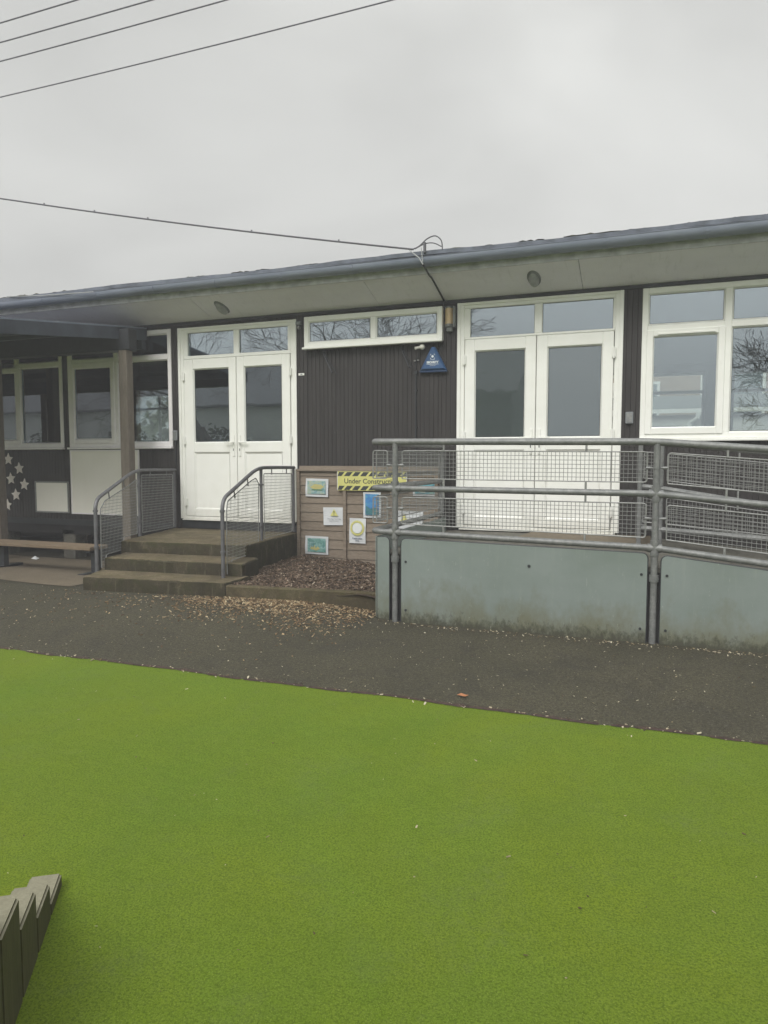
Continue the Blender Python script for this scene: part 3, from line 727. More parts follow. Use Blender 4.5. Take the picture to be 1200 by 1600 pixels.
# kerb and bark bed
g = MB()
kx = [-3.99 + (1.60)*i/20 for i in range(21)]
for i, x in enumerate(kx):
    yk = 6.035 + (x+3.99)/1.6*.165; w_ = random.uniform(-.003, .003)
    for (dy, z) in ((0, 0), (w_, .285), (.012+w_, .298+w_), (.055, .300+w_), (.062, 0)): g.v.append((x, yk+dy, z))
for i in range(20):
    for j in range(4): g.f.append((i*5+j, i*5+j+1, (i+1)*5+j+1, (i+1)*5+j)); g.mi.append(0)
g.f += [(0,1,2,3,4), tuple(100+k for k in range(5))]; g.mi += [0, 0]
o = g.build('kerb', 'kerb_concrete'); tag(o, 'low concrete kerb edging the bark bed between the steps and the ramp', 'kerb')
def bark_z(x, y):
    z = .262 - .055*sm(6.6, 8.3, y)*sm(-4.0, -2.6, x) + .03*math.exp(-((x+4.2)/.35)**2 - ((y-7.9)/.6)**2) + .008*math.sin(x*9+y*4) + .006*math.sin(x*17-y*13)
    return z
g = MB(); nX, nY = 40, 44
for j in range(nY+1):
    for i in range(nX+1):
        x = -4.42 + 2.04*i/nX; y = 6.10 + 2.26*j/nY; 
        y = max(y, 6.10 + (x+3.99)/1.6*.165 - .02) if j == 0 else y
        g.v.append((x, y, bark_z(x, y)))
for j in range(nY):
    for i in range(nX): a = j*(nX+1)+i; g.f.append((a, a+1, a+nX+2, a+nX+1)); g.mi.append(0)
tag(g.build('bark_bed', 'bark_bed', smooth=True), kind='structure')
def chip(g, x, y, z, s, flat=.35):
    a = random.uniform(0, math.pi); L_, w_, h_ = s*random.uniform(.7, 1.6), s*random.uniform(.3, .7), s*random.uniform(.1, .25)
    t1, t2 = random.gauss(0, flat), random.gauss(0, flat)
    X = Vector((math.cos(a), math.sin(a), t1)).normalized()*L_/2; Yv = Vector((-math.sin(a), math.cos(a), t2)).normalized()*w_/2; Z = X.cross(Yv).normalized()*h_/2; c_ = Vector((x, y, z))
    vs = [c_-X*random.uniform(.6,1)-Yv-Z, c_+X-Yv*random.uniform(.3,1)-Z, c_+X*random.uniform(.6,1)+Yv-Z, c_-X+Yv*random.uniform(.3,1)-Z]
    vs += [v+2*Z for v in vs]
    g.add(vs, [(4,5,6,7),(0,1,5,4),(1,2,6,5),(2,3,7,6),(3,0,4,7)])
g = MB()
for i in range(8500):
    x = random.uniform(-4.4, -2.42); y = random.uniform(6.13, 8.33)
    if y < 6.035 + (x+3.99)/1.6*.165 + .07: continue
    chip(g, x, y, bark_z(x, y)+random.uniform(.002, .016), .030, .5)
tag(g.build('bark_chips', 'bark_chip'), 'red-brown bark chips covering the bed between steps and ramp', 'bark chips', kind='stuff')
# spilled pale chips in front of kerb and steps
g = MB(); cnt = 0
while cnt < 4300:
    x = random.gauss(-3.25, .75); y = 6.12 + (x+3.2)*.12 - abs(random.gauss(0, .30))*(1+.25*math.sin(x*6)) + .02
    if x > -2.38 or x < -5.7: continue
    if y < 5.2: continue
    if x < -4.0 and y > 6.02 + (x+4)*.125: continue
    if x < -4.3 and random.random() > .35: continue
    chip(g, x, y, ground_z(x, y)+random.uniform(.001, .009), random.choice((.009, .012, .015, .019, .026))); cnt += 1
for i in range(380):
    x = random.uniform(-6, -2.4); y = random.gauss(5.55, .35)
    if y > 5.8+(x+5.62)*.12 or y < 4.4: continue
    chip(g, x, y, ground_z(x, y)+.004, .018)
tag(g.build('wood_chips', 'pale_chip'), 'pale wood chips spilled on the asphalt in front of the kerb and steps', 'wood chips', kind='stuff')
g = MB()
for i in range(2300):
    x = random.uniform(-9, 4); y = random.uniform(GE+.02, 6.0)
    if x < -5.6 and y > 6: continue
    z = ground_z(x, y)+.003; chip(g, x, y, z, random.choice((.004, .005, .006, .008, .012)))
for i in range(420):
    x = random.uniform(-9, 4); y = GE + random.gauss(.005, .018); chip(g, x, y, max(.016, ground_z(x, y)+.006), random.choice((.008, .011, .014, .02)))
for i in range(500):
    x = random.uniform(-2.35, 3); y = 5.965 - abs(random.gauss(0, .05)); chip(g, x, y, ground_z(x, y)+.003, random.choice((.008, .012, .016)))
tag(g.build('grit', 'debris'), 'scattered grit and wood fragments on the asphalt and along the green edge', 'grit', kind='stuff')
g = MB()
for i in range(190):
    x = random.uniform(-5.5, 2.2); y = random.uniform(1.0, 4.2); chip(g, x, y, .014, random.choice((.005, .006, .008, .011)))
for (px_, py_) in ((-.49, 2.65), (-.2, 2.42), (-.335, 2.12), (-1.9, 3.3), (-2.9, 3.9)): chip(g, px_, py_, .018, .016)
tag(g.build('crumbs', 'debris'), 'loose crumbs and chips scattered over the green play surface', 'crumbs', kind='stuff')
g = MB()
lv = [(-1.19, 4.40, .03), (-1.15, 4.375, .038), (-1.095, 4.385, .028), (-1.06, 4.405, .045), (-1.10, 4.43, .034), (-1.15, 4.425, .05)]
lv = [(-1.125+(a+1.125)*.62, 4.405+(b-4.405)*.62, .012+c_*.5) for a, b, c_ in lv]
g.add(lv + [(-1.12, 4.405, .020)], [(i, (i+1) % 6, 6) for i in range(6)])
tag(g.build('leaf', 'orange_leaf'), 'single curled orange leaf on the asphalt beside the green edge', 'leaf')

# ------------------------------------------------------------------ larch lap panel and its posters
PY = 8.335
P = root('fence_panel', 'weathered overlap timber panel closing the gap beneath the brown wall', 'fence panel', (-3.4, PY, .1))
g = MB(); z = .05; i = 0
while z < 1.395:
    h_ = .118; x = -4.36
    cuts = [-4.36, -3.72, -3.05, -2.44]
    for a, b in zip(cuts, cuts[1:]):
        dz = random.uniform(-.004, .004); w_ = [random.uniform(-.004, .004) for _ in range(5)]
        vs = []
        for k in range(5):
            xx_ = a + (b-a)*k/4
            vs += [(xx_, PY-.001, z+dz+w_[k]), (xx_, PY+.012, z+h_+dz+.012), (xx_, PY+.010, z+dz+w_[k])]
        fs = []
        for k in range(4): o_ = k*3; fs += [(o_, o_+3, o_+4, o_+1), (o_, o_+2, o_+5, o_+3)]
        g.add(vs, fs)
    z += h_
g.build('lap_boards', 'larch_lap', P)
for bx_ in (-4.365, -3.70, -3.06, -2.475):
    g = MB(); g.box(bx_-.022, bx_+.024, PY-.03, PY+.03, .05, 1.405, 0, .005); g.build('batten', 'larch_lap', P)
g = MB(); g.box(-4.39, -2.42, PY-.034, PY+.034, 1.406, 1.436, 0, .005); g.build('cap_rail', 'larch_lap', P)

def sheet(g, x0, x1, z0, z1, y, mi=0, curl=.006, skew=0):
    nx_, nz_ = 8, 6; V = []
    for j in range(nz_+1):
        for i in range(nx_+1):
            u, v = i/nx_, j/nz_
            V.append((x0+(x1-x0)*u + skew*(v-.5), y - curl*(abs(u-.5)*2)**3*(.5+.5*math.sin(7*v+x0*9)) - .003*math.sin(u*5+v*4+x0*3), z0+(z1-z0)*v + skew*(u-.5)*-.8))
    fs = [(j*(nx_+1)+i, j*(nx_+1)+i+1, (j+1)*(nx_+1)+i+1, (j+1)*(nx_+1)+i) for j in range(nz_) for i in range(nx_)]
    g.add(V, fs, mi); return g
SY = PY-.014
def poster(label, x0, x1, z0, z1, skew=0, cat='poster', y=None):
    y = y or SY; r = root('poster', label, cat, ((x0+x1)/2, y, z0), 'paper posters on the timber panel')
    g = MB(); sheet(g, x0, x1, z0, z1, y, 0, .008, skew); g.build('sheet', 'paper', r)
    return r
def art(r, name, mat, fn): 
    g = MB(); fn(g); g.build(name, mat, r)
def rect(x0, x1, z0, z1, y): return lambda g: g.add([(x0, y, z0), (x1, y, z0), (x1, y, z1), (x0, y, z1)], [(0,1,2,3)])
yA, yB, yC = SY-.013, SY-.0155, SY-.018
r = poster('curling picture sheet of a yellow vessel on blue water, top left of the timber panel', -4.255, -3.93, 1.078, 1.313, .008)
art(r, 'picture', 'draw_boat', rect(-4.225, -3.965, 1.115, 1.285, yA))
art(r, 'drawing', 'art_yellow', lambda g: g.xz([(-4.19,1.20),(-4.13,1.175),(-4.03,1.178),(-3.985,1.21),(-4.03,1.235),(-4.12,1.245)], yB, yB+.001))
art(r, 'drawing', 'art_green', lambda g: g.xz([(-4.17,1.165),(-4.02,1.158),(-4.0,1.172),(-4.15,1.178)], yB-.001, yB))
r = poster('white sheet with a yellow warning triangle, left of the middle batten of the panel', -4.0, -3.684, .715, .945, -.008)
art(r, 'triangle', 'yellow_print', lambda g: g.xz([(-3.90,.835),(-3.79,.835),(-3.845,.925)], yA, yA+.001))
art(r, 'exclamation_mark', 'black_print', lambda g: (g.xz([(-3.848,.862),(-3.842,.862),(-3.838,.90),(-3.852,.90)], yB, yB+.001), g.disc((-3.845,.850), .006, yB, yB+.001, 10)))
art(r, 'lettering', 'grey_plastic', lambda g: (g.add(*text_mesh('Warning! Hard hats', .024, -3.845, .79, yA, .0006)), g.add(*text_mesh('must be worn', .024, -3.845, .762, yA, .0006))))
r = poster('green pond picture with a pale lily, low on the timber panel beside the steps', -4.268, -3.934, .325, .562, .004)
art(r, 'picture', 'draw_pond', rect(-4.23, -3.968, .355, .535, yA))
art(r, 'drawing', 'art_yellow', lambda g: g.xz([(-4.19,.395),(-4.10,.375),(-4.05,.40),(-4.08,.43),(-4.11,.405),(-4.125,.45),(-4.145,.41),(-4.17,.435)], yB, yB+.001))
art(r, 'drawing', 'art_teal', lambda g: [g.xz([(x,.42),(x+.008,.42),(x+.005,.52)], yB-.001, yB) for x in (-4.2,-4.17,-4.15,-4.0)])
r = poster('portrait sheet with a yellow ring sign printed on it, right of the panel batten', -3.635, -3.409, .492, .813, .004)
def ring_(g):
    n_ = 36; c_ = (-3.522, .688)
    V = [(c_[0]+rr_*math.cos(2*math.pi*k/n_), yA, c_[1]+rr_*math.sin(2*math.pi*k/n_)) for rr_ in (.092, .072) for k in range(n_)]
    g.add(V, [(k, (k+1) % n_, (k+1) % n_+n_, k+n_) for k in range(n_)])
    V = [(c_[0]+rr_*math.cos(2*math.pi*k/n_), yA, c_[1]+rr_*math.sin(2*math.pi*k/n_)) for rr_ in (.099, .095) for k in range(n_)]
    g.add(V, [(k, (k+1) % n_, (k+1) % n_+n_, k+n_) for k in range(n_)])
art(r, 'ring', 'yellow_print', ring_)
art(r, 'disc', 'white_print', lambda g: g.disc((-3.522, .688), .066, yB, yB+.001))
art(r, 'lettering', 'alarm_blue_dark', lambda g: (g.add(*text_mesh('Construction', .026, -3.522, .548, yA, .0006, bold=.0006)), g.add(*text_mesh('zone', .026, -3.522, .52, yA, .0006, bold=.0006))))
r = poster('portrait blue picture sheet of the sea beside the ramp corner', -3.44, -3.20, .826, 1.150, -.004)
art(r, 'picture', 'draw_blue', rect(-3.41, -3.225, .86, 1.125, yA))
art(r, 'drawing', 'art_teal', lambda g: g.xz([(-3.405,.865),(-3.23,.865),(-3.23,.93),(-3.29,.96),(-3.34,.94),(-3.40,.98)], yB, yB+.001))
r = poster('landscape teal picture sheet at the right end of the timber panel behind the railing', -2.774, -2.478, 1.112, 1.295, .006)
art(r, 'picture', 'draw_teal', rect(-2.75, -2.50, 1.14, 1.275, yA))
art(r, 'drawing', 'art_pale', lambda g: g.xz([(-2.70,1.16),(-2.62,1.155),(-2.60,1.19),(-2.66,1.22)], yB, yB+.001))
r = poster('white sheet with a yellow triangle seen through the lower ramp mesh', -3.06, -2.65, .70, .925, .006)
art(r, 'triangle', 'yellow_print', lambda g: g.xz([(-2.95,.78),(-2.83,.78),(-2.89,.885)], yA, yA+.001))
art(r, 'lettering', 'grey_plastic', lambda g: (g.add(*text_mesh('Keep out', .03, -2.76, .83, yA, .0006)), g.add(*text_mesh('Site office', .022, -2.76, .79, yA, .0006))))
# banner
r = root('banner', 'yellow and black hazard striped sign reading Under Construction on the timber panel', 'sign', (-3.2, PY-.04, 1.17))
bx0, bx1, bz0, bz1, by = -3.79, -2.85, 1.168, 1.408, PY-.04
g = MB(); g.box(bx0, bx1, by, by+.006, bz0, bz1); g.build('backing', 'yellow_print', r)
g = MB()
for (za, zb_) in ((bz0+.006, bz0+.058), (bz1-.058, bz1-.006)):
    x = bx0 - .02; s_ = .045
    while x < bx1:
        q = [(x, za), (x+.078, za), (x+.078+s_, zb_), (x+s_, zb_)]
        q = [(min(max(a, bx0+.004), bx1-.004), b) for a, b in q]
        if q[1][0]-q[0][0] > .01: g.add([(a, by-.0015, b) for a, b in q], [(0,1,2,3)])
        x += .112
g.build('stripe', 'black_print', r)
g = MB(); g.add(*text_mesh('Under Construction', .088, (bx0+bx1)/2-.005, bz0+.090, by-.001, .001, bold=.0012, sx=1.02)); g.build('lettering', 'black_print', r)
g = MB(); g.box(bx0-.003, bx0+.004, by-.002, by+.0075, bz0, bz1); g.box(bx1-.004, bx1+.003, by-.002, by+.0075, bz0, bz1); g.build('border', 'paper', r)

# ------------------------------------------------------------------ rails
def bend(pts, rad, n_=5):
    out = [Vector(pts[0])]
    for i in range(1, len(pts)-1):
        p = Vector(pts[i]); a = (Vector(pts[i-1])-p); b = (Vector(pts[i+1])-p); la, lb = a.length, b.length; r_ = min(rad, la*.45, lb*.45)
        a.normalize(); b.normalize()
        for k in range(n_+1):
            t = k/n_; out.append((1-t)**2*(p+a*r_) + 2*t*(1-t)*p + t*t*(p+b*r_))
    out.append(Vector(pts[-1])); return out
def mesh_panel(parent, A, Bp, outline, cell=.0335, wr=.0022, fr=.0058, mat='galv_light'):
    """outline: (s,z) polygon in the vertical plane A->B ; s in metres from A"""
    A = Vector((*A, 0)); d = (Vector((*Bp, 0))-A); d.normalize()
    P3 = lambda s, z, o=0: (A.x + d.x*s - d.y*o, A.y + d.y*s + d.x*o, z)
    g = MB()
    op = bend([P3(s, z) for s, z in outline] + [P3(*outline[0])], .025, 3)
    g.tube(op, fr, 6)
    n_ = len(outline)
    def span(val, axis):
        xs2 = []
        for i in range(n_):
            a = outline[i]; b = outline[(i+1) % n_]
            if (a[axis]-val)*(b[axis]-val) < 0: t = (val-a[axis])/(b[axis]-a[axis]); xs2.append(a[1-axis]+(b[1-axis]-a[1-axis])*t)
        xs2.sort(); return [(xs2[i], xs2[i+1]) for i in range(0, len(xs2)-1, 2)]
    s0 = min(p[0] for p in outline); s1 = max(p[0] for p in outline); z0 = min(p[1] for p in outline); z1 = max(p[1] for p in outline)
    s_ = s0 + cell
    while s_ < s1-.004:
        for a, b in span(s_, 0): g.tube([P3(s_, a, .0015), P3(s_, b, .0015)], wr, 4, cap=False)
        s_ += cell
    z = z0 + cell*.6
    # horizontals follow the slope of the lower edge when the outline is a sheared rectangle
    if n_ == 4:
        (sa, za), (sb, zb_), (sc, zc), (sd_, zd) = outline
        m = max(2, int(round(((zd-za)+(zc-zb_))/2/cell)))
        for k in range(1, m): t = k/m; g.tube([P3(sa, za+(zd-za)*t, -.0015), P3(sb, zb_+(zc-zb_)*t, -.0015)], wr, 4, cap=False)
    else:
        while z < z1-.004:
            for a, b in span(z, 1): g.tube([P3(a, z, -.0015), P3(b, z, -.0015)], wr, 4, cap=False)
            z += cell
    return g.build('mesh_panel', mat, parent)
def clip(parent, x, y, z0, z1, mat='galv_light'):
    g = MB(); g.box(x-.008, x+.008, y-.012, y+.012, z0, z1, 0, .003); g.tube([(x, y-.016, (z0+z1)/2), (x, y+.012, (z0+z1)/2)], .006, 6); g.build('clip', mat, parent)
RR = .0265
# front and side railing of the ramp
F = 6.0
ztop = lambda x: lerp(x, [(-2.4, 1.718), (0.0, 1.696), (.8, 1.632), (4, 1.376)])
zmid = lambda x: lerp(x, [(-2.4, 1.300), (0.0, 1.288), (.8, 1.216), (4, .94)])
zlow = lambda x: lerp(x, [(-2.4, .908), (0.0, .857), (.8, .771), (4, .43)])
RF = root('ramp_railing', 'galvanised tube railing with wire mesh panels along the outer edge of the ramp', 'railing', (-1, F, .09))
for nm, zf_ in (('top_rail', ztop), ('middle_rail', zmid), ('lower_rail', zlow)):
    pts = [(-2.40, 8.3, zf_(-2.4)), (-2.40, F, zf_(-2.4)), (-1.2, F, zf_(-1.2)), (0.0, F, zf_(0)), (.25, F, zf_(.25)), (.8, F, zf_(.8)), (2, F, zf_(2)), (3.4, F, zf_(3.4))]
    if nm == 'top_rail': pts = [(-2.40, 8.3, .70)] + pts
    bp_ = bend(pts, .11, 6); g = MB(); g.tube(bp_, RR*(1.08 if nm == 'top_rail' else 1), 12); g.build(nm, 'galv', RF, smooth=True)
for pxx in (-2.172, .018, 2.2):
    zb_ = ground_z(pxx, F)-.02
    g = MB(); g.tube([(pxx, F, zb_), (pxx, F, ztop(pxx)-.01)], RR*.98, 12)
    if abs(pxx+2.172) > 0: g.tube([(pxx+.012, F, .62), (pxx+.012, F, .60)], RR, 8)
    p_ = g.build('post', 'galv', RF, smooth=True)
    for zc in (zlow(pxx), zmid(pxx)):
        g = MB(); g.tube([(pxx, F, zc-.062), (pxx, F, zc+.062)], RR*1.28, 12); g.tube([(pxx-.055, F, zc+.001), (pxx+.055, F, zc-.002)], RR*1.28, 12); g.tube([(pxx, F-.04, zc-.045), (pxx, F, zc-.045)], .007, 6); g.build('tee_fitting', 'galv', p_, smooth=True)
    g = MB(); g.tube([(pxx, F, zlow(pxx)-.27), (pxx, F, zlow(pxx)-.215)], RR*1.35, 12); g.tube([(pxx, F-.04, zlow(pxx)-.24), (pxx, F, zlow(pxx)-.24)], .008, 6); g.build('collar', 'galv', p_, smooth=True)
    for zc in ((ztop(pxx)+zmid(pxx))/2, (zmid(pxx)+zlow(pxx))/2+.02):
        g = MB(); g.tube([(pxx-.075, F, zc), (pxx+.075, F, zc)], .007, 6); g.tube([(pxx, F, zc-.008), (pxx, F, zc+.008)], RR*1.12, 10)
        for s_ in (-1, 1): g.tube([(pxx+s_*.045, F, zc), (pxx+s_*.08, F, zc)], .012, 8)
        g.build('mesh_bracket', 'galv', p_)
def fpanel(x0, x1, zt0, zt1, zb0, zb1, parent=RF, y=F):
    return mesh_panel(parent, (x0, y), (x1, y), [(0, zb0), (x1-x0, zb1), (x1-x0, zt1), (0, zt0)])
def pz(x, which):
    t, m_, l_ = ztop(x), zmid(x), zlow(x)
    return {'t1': t-.080, 't0': m_+.088, 'l1': m_-.080, 'l0': l_+.078}[which]
for (a, b) in ((-2.385, -2.245), (-2.105, -.052), (.102, 2.12), (2.28, 3.4)):
    fpanel(a, b, pz(a, 't1'), pz(b, 't1'), pz(a, 't0'), pz(b, 't0')); fpanel(a, b, pz(a, 'l1'), pz(b, 'l1'), pz(a, 'l0'), pz(b, 'l0'))
for x in (-1.72, -.52, .52, 1.7):
    for (a, b) in ((pz(x, 't1')-.005, ztop(x)-.02), (zmid(x)+.02, pz(x, 't0')+.005), (pz(x, 'l1')-.005, zmid(x)-.02), (zlow(x)+.02, pz(x, 'l0')+.005)): clip(RF, x, F, a, b)
# side mesh
for (a, b) in ((1.387, 1.638), (.985, 1.222)):
    mesh_panel(RF, (-2.40, 6.12), (-2.40, 8.2), [(0, a), (2.06, a), (2.06, b), (0, b)])
# wall-side railing of the ramp
BYR = 7.5
RB = root('wall_side_railing', 'galvanised tube railing with wire mesh behind the ramp close to the brown wall', 'railing', (1, BYR, .6))
zt2 = lambda x: lerp(x, [(-.13, 1.735), (.06, 1.72), (1, 1.62), (4, 1.32)])
zm2 = lambda x: lerp(x, [(-.13, 1.293), (.06, 1.275), (1, 1.128), (4, .80)])
zl2 = lambda x: lerp(x, [(-.13, .880), (.06, .87), (1, .812), (4, .50)])
for nm, zf_ in (('top_rail', zt2), ('middle_rail', zm2), ('lower_rail', zl2)):
    pts = [(-.13, 8.33, zf_(-.13)), (-.13, BYR, zf_(-.13)), (.06, BYR, zf_(.06)), (1, BYR, zf_(1)), (2.4, BYR, zf_(2.4)), (3.6, BYR, zf_(3.6))]
    g = MB(); g.tube(bend(pts, .08, 5), RR, 10); g.build(nm, 'galv', RB, smooth=True)
for pxx in (-.13, .065, 2.3):
    g = MB(); g.tube([(pxx, BYR, .40), (pxx, BYR, zt2(pxx))], RR*.9, 10); p_ = g.build('post', 'galv', RB, smooth=True)
for (a, b) in ((-.095, .03), (.12, 2.2)):
    fpanel(a, b, zt2(a)-.10, zt2(b)-.10, zm2(a)+.085, zm2(b)+.085, RB, BYR); fpanel(a, b, zm2(a)-.085, zm2(b)-.085, zl2(a)+.06, zl2(b)+.06, RB, BYR)
for x in (.75, 1.6):
    for (a, b) in ((zt2(x)-.105, zt2(x)-.02), (zm2(x)+.02, zm2(x)+.09), (zm2(x)-.09, zm2(x)-.02), (zl2(x)+.02, zl2(x)+.065)): clip(RB, x, BYR, a, b)

# ramp body
RP = root('access_ramp', 'raised access ramp with pale green side panels in front of the right double doors', 'ramp', (-1, 7, 0))
dz = lambda x: lerp(x, [(-2.4, .700), (.0, .695), (.8, .635), (4, .31)])
g = MB(); dx = [-2.34, -1.6, -.8, 0, .4, .8, 1.6, 2.4, 3.4]
for x in dx: g.v += [(x, F+.06, dz(x)), (x, 8.385, dz(x)), (x, F+.06, dz(x)-.12), (x, 8.385, dz(x)-.12)]
for i in range(len(dx)-1):
    a = 4*i; g.f += [(a, a+4, a+5, a+1), (a+2, a+6, a+7, a+3), (a, a+4, a+6, a+2), (a+1, a+5, a+7, a+3)]; g.mi += [0]*4
g.f += [(0,1,3,2), (32,33,35,34)]; g.mi += [0, 0]
g.build('deck', 'deck_concrete', RP)
g = MB(); g.prism([(-1.42, 7.45), (-.02, 7.45), (-.02, 8.36), (-1.32, 8.36)], .702, .716); g.build('door_mat', 'apron', RP)
def gpanel(x0, x1, cl=True, cr=True):
    """green sheet with rounded top corners at the posts"""
    zt0, zt1 = zlow(x0)-.052, zlow(x1)-.045; r_ = .045; P_ = [(x0, -.01), (x1, -.01)]
    if cr: P_ += [(x1, zt1-r_)] + [(x1-r_+r_*math.cos(a), zt1-r_+r_*math.sin(a)) for a in (math.pi/8, math.pi/4, 3*math.pi/8, math.pi/2)]
    else: P_ += [(x1, zt1)]
    if cl: P_ += [(x0+r_, zt0)] + [(x0+r_-r_*math.sin(a), zt0-r_+r_*math.cos(a)) for a in (math.pi/8, math.pi/4, 3*math.pi/8, math.pi/2)]
    else: P_ += [(x0, zt0)]
    g = MB(); g.xz(P_, F-.006, F+.008)
    o = g.build('side_panel', 'panel_green', RP)
    # dark rubber edging
    g = MB(); g.tube([(x, F-.001, z) for x, z in P_[2:]] + ([(x0, F-.001, -.01)]), .0065, 6); g.tube([(x1, F-.001, -.01), (x1, F-.001, P_[2][1])], .0065, 6)
    g.build('edging', 'dark_metal', o)
    g = MB()
    for bx_ in (x0+.045, x1-.045):
        for bz_ in (.18, .62):
            if x1-x0 > .3: g.disc((bx_, bz_+.02), .011, F-.012, F-.005, 10)
    if x1-x0 > .3: g.disc(((x0*.45+x1*.55), .66), .013, F-.012, F-.005, 10)
    if g.v: g.build('bolt', 'dark_metal', o)
gpanel(-2.345, -2.225, False, True); gpanel(-2.113, -.030); gpanel(.070, 2.13); gpanel(2.27, 3.3, True, False)
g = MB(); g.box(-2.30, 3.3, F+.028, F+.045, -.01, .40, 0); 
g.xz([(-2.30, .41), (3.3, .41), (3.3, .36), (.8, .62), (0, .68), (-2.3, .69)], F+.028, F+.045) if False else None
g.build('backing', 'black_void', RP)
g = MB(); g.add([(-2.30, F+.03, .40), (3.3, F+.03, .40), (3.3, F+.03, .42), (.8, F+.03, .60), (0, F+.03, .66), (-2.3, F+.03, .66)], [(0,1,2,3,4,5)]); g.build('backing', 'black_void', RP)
g = MB(); g.box(-2.362, -2.347, F+.0, 8.30, .0, .86); g.build('end_panel', 'panel_green', RP)

# ------------------------------------------------------------------ handrails by the steps
def step_rail(label, A, T, Wl, zs, zt, wall_z, base_z, pm1, pm2, lz):
    """A lower post xy, T landing post xy, Wl wall end xy"""
    r = root('handrail', label, 'handrail', (A[0], A[1], base_z), 'mesh handrails either side of the steps')
    dA = Vector((*T, 0))-Vector((*A, 0)); L_ = dA.length
    at = lambda s, z: (A[0]+dA.x*s/L_, A[1]+dA.y*s/L_, z)
    pts = [at(0, base_z), at(0, zs), at(L_*.80, zt-.035), at(L_*1.0, zt), (T[0]+(Wl[0]-T[0])*.4, T[1]+(Wl[1]-T[1])*.4, zt), (Wl[0], Wl[1], wall_z)]
    bp_ = bend(pts, .13, 7); g = MB(); g.tube(bp_, .021, 10); g.build('top_rail', 'handrail_grey', r, smooth=True)
    g = MB(); g.tube([(T[0], T[1], lz-.01), (T[0], T[1], zt)], .019, 10); p_ = g.build('post', 'handrail_grey', r, smooth=True)
    g = MB(); g.tube([(Wl[0], Wl[1]-.02, lz+.02), (Wl[0], Wl[1]-.02, wall_z)], .017, 8); g.build('post', 'handrail_grey', r, smooth=True)
    for zc in (zs-.12, base_z+.28):
        g = MB(); g.tube([at(0, zc-.012), at(0, zc+.012)], .027, 10); g.tube([at(0, zc), at(.06, zc)], .006, 6); g.build('clamp', 'handrail_grey', r)
    for zc in (zt-.2, lz+.18):
        g = MB(); g.tube([(T[0], T[1], zc-.012), (T[0], T[1], zc+.012)], .025, 10); g.tube([at(L_-.05, zc), at(L_+.06, zc)], .006, 6); g.build('clamp', 'handrail_grey', r)
    mesh_panel(r, A, T, pm1, .036, .0022, .006, 'galv_light')
    mesh_panel(r, T, Wl, pm2, .036, .0022, .006, 'galv_light')
    for s_ in (.28, .62):
        zc2 = zs + (zt-.035-zs)*s_/.8 - .012
        g = MB(); g.tube([at(L_*s_, zc2), at(L_*s_+.02, zc2-.09)], .007, 6); g.build('clip', 'handrail_grey', r)
    dW = Vector((*Wl, 0))-Vector((*T, 0))
    for s_ in (.3, .75):
        g = MB(); g.tube([(T[0]+dW.x*s_, T[1]+dW.y*s_, zt), (T[0]+dW.x*s_, T[1]+dW.y*s_, zt-.085)], .007, 6); g.build('clip', 'handrail_grey', r)
    return r
step_rail('bent tube handrail with square mesh on the left of the steps beside the timber post', (-5.765, 6.19), (-6.125, 7.34), (-6.33, 8.35), 1.11, 1.423, 1.415, .31,
          [(.11, .345), (.22, .345), (.24, .475), (.70, .475), (.72, .625), (1.12, .625), (1.14, 1.31), (.90, 1.24), (.24, 1.09), (.12, 1.0)],
          [(.07, .622), (.95, .612), (.95, 1.355), (.07, 1.362)], .59)
step_rail('bent tube handrail with square mesh on the right of the steps beside the bark bed', (-4.20, 6.307), (-4.37, 7.386), (-4.435, 8.34), 1.14, 1.462, 1.455, .31,
          [(.10, .345), (.21, .345), (.22, .475), (.67, .475), (.68, .585), (.99, .585), (1.02, 1.27), (.93, 1.345), (.78, 1.315), (.14, 1.12), (.10, 1.02)],
          [(.07, .61), (.88, .62), (.88, 1.378), (.07, 1.392)], .59)

# ------------------------------------------------------------------ things on the wall
def tri_box():
    r = root('alarm_box', 'blue triangular security alarm box on the brown wall below the narrow window', 'alarm box', (-2.535, W, 2.63))
    cx, zb_, zt_ = -2.535, 2.635, 2.915; hw = .168
    g = MB(); f0 = [(cx-hw, zb_), (cx+hw, zb_), (cx+.022, zt_), (cx-.022, zt_)]; f1 = [(cx-hw+.03, zb_+.022), (cx+hw-.03, zb_+.022), (cx+.012, zt_-.03), (cx-.012, zt_-.03)]
    g.add([(x, W-.01, z) for x, z in f0] + [(x, W-.055, z) for x, z in f0] + [(x, W-.078, z) for x, z in f1],
          [(0,1,5,4),(1,2,6,5),(2,3,7,6),(3,0,4,7),(4,5,9,8),(5,6,10,9),(6,7,11,10),(7,4,8,11),(8,9,10,11)]); g.build('cover', 'alarm_blue', r)
    g = MB(); g.box(cx-hw-.004, cx+hw+.004, W-.06, W-.003, zb_-.022, zb_-.001, 0, .006); g.build('base_plate', 'alarm_blue_dark', r)
    g = MB(); y = W-.0795
    g.add(*text_mesh('SECURITY', .033, cx, zb_+.085, y, .001, bold=.0018, sx=1.0))
    g.box(cx-.075, cx+.075, y, y+.001, zb_+.070, zb_+.074); g.build('lettering', 'white_print', r)
    g = MB(); g.disc((cx, zb_+.165), .015, y, y+.001, 16)
    for sx_ in (-1, 1):
        for sz_ in (-1, 1): a, b = cx+sx_*.027, zb_+.165+sz_*.027; g.box(a-.002, a+.002, y, y+.001, b-sz_*.012, b); g.box(a-sx_*.002, a-sx_*.012, y, y+.001, b-.002, b+.002)
    g.box(cx-.028, cx+.028, y, y+.001, zb_+.124, zb_+.128); g.build('emblem', 'white_print', r)
    g = MB(); g.add(*text_mesh('Systems Ltd', .014, cx, zb_+.052, y, .001)); g.build('lettering', 'white_print', r)
tri_box()
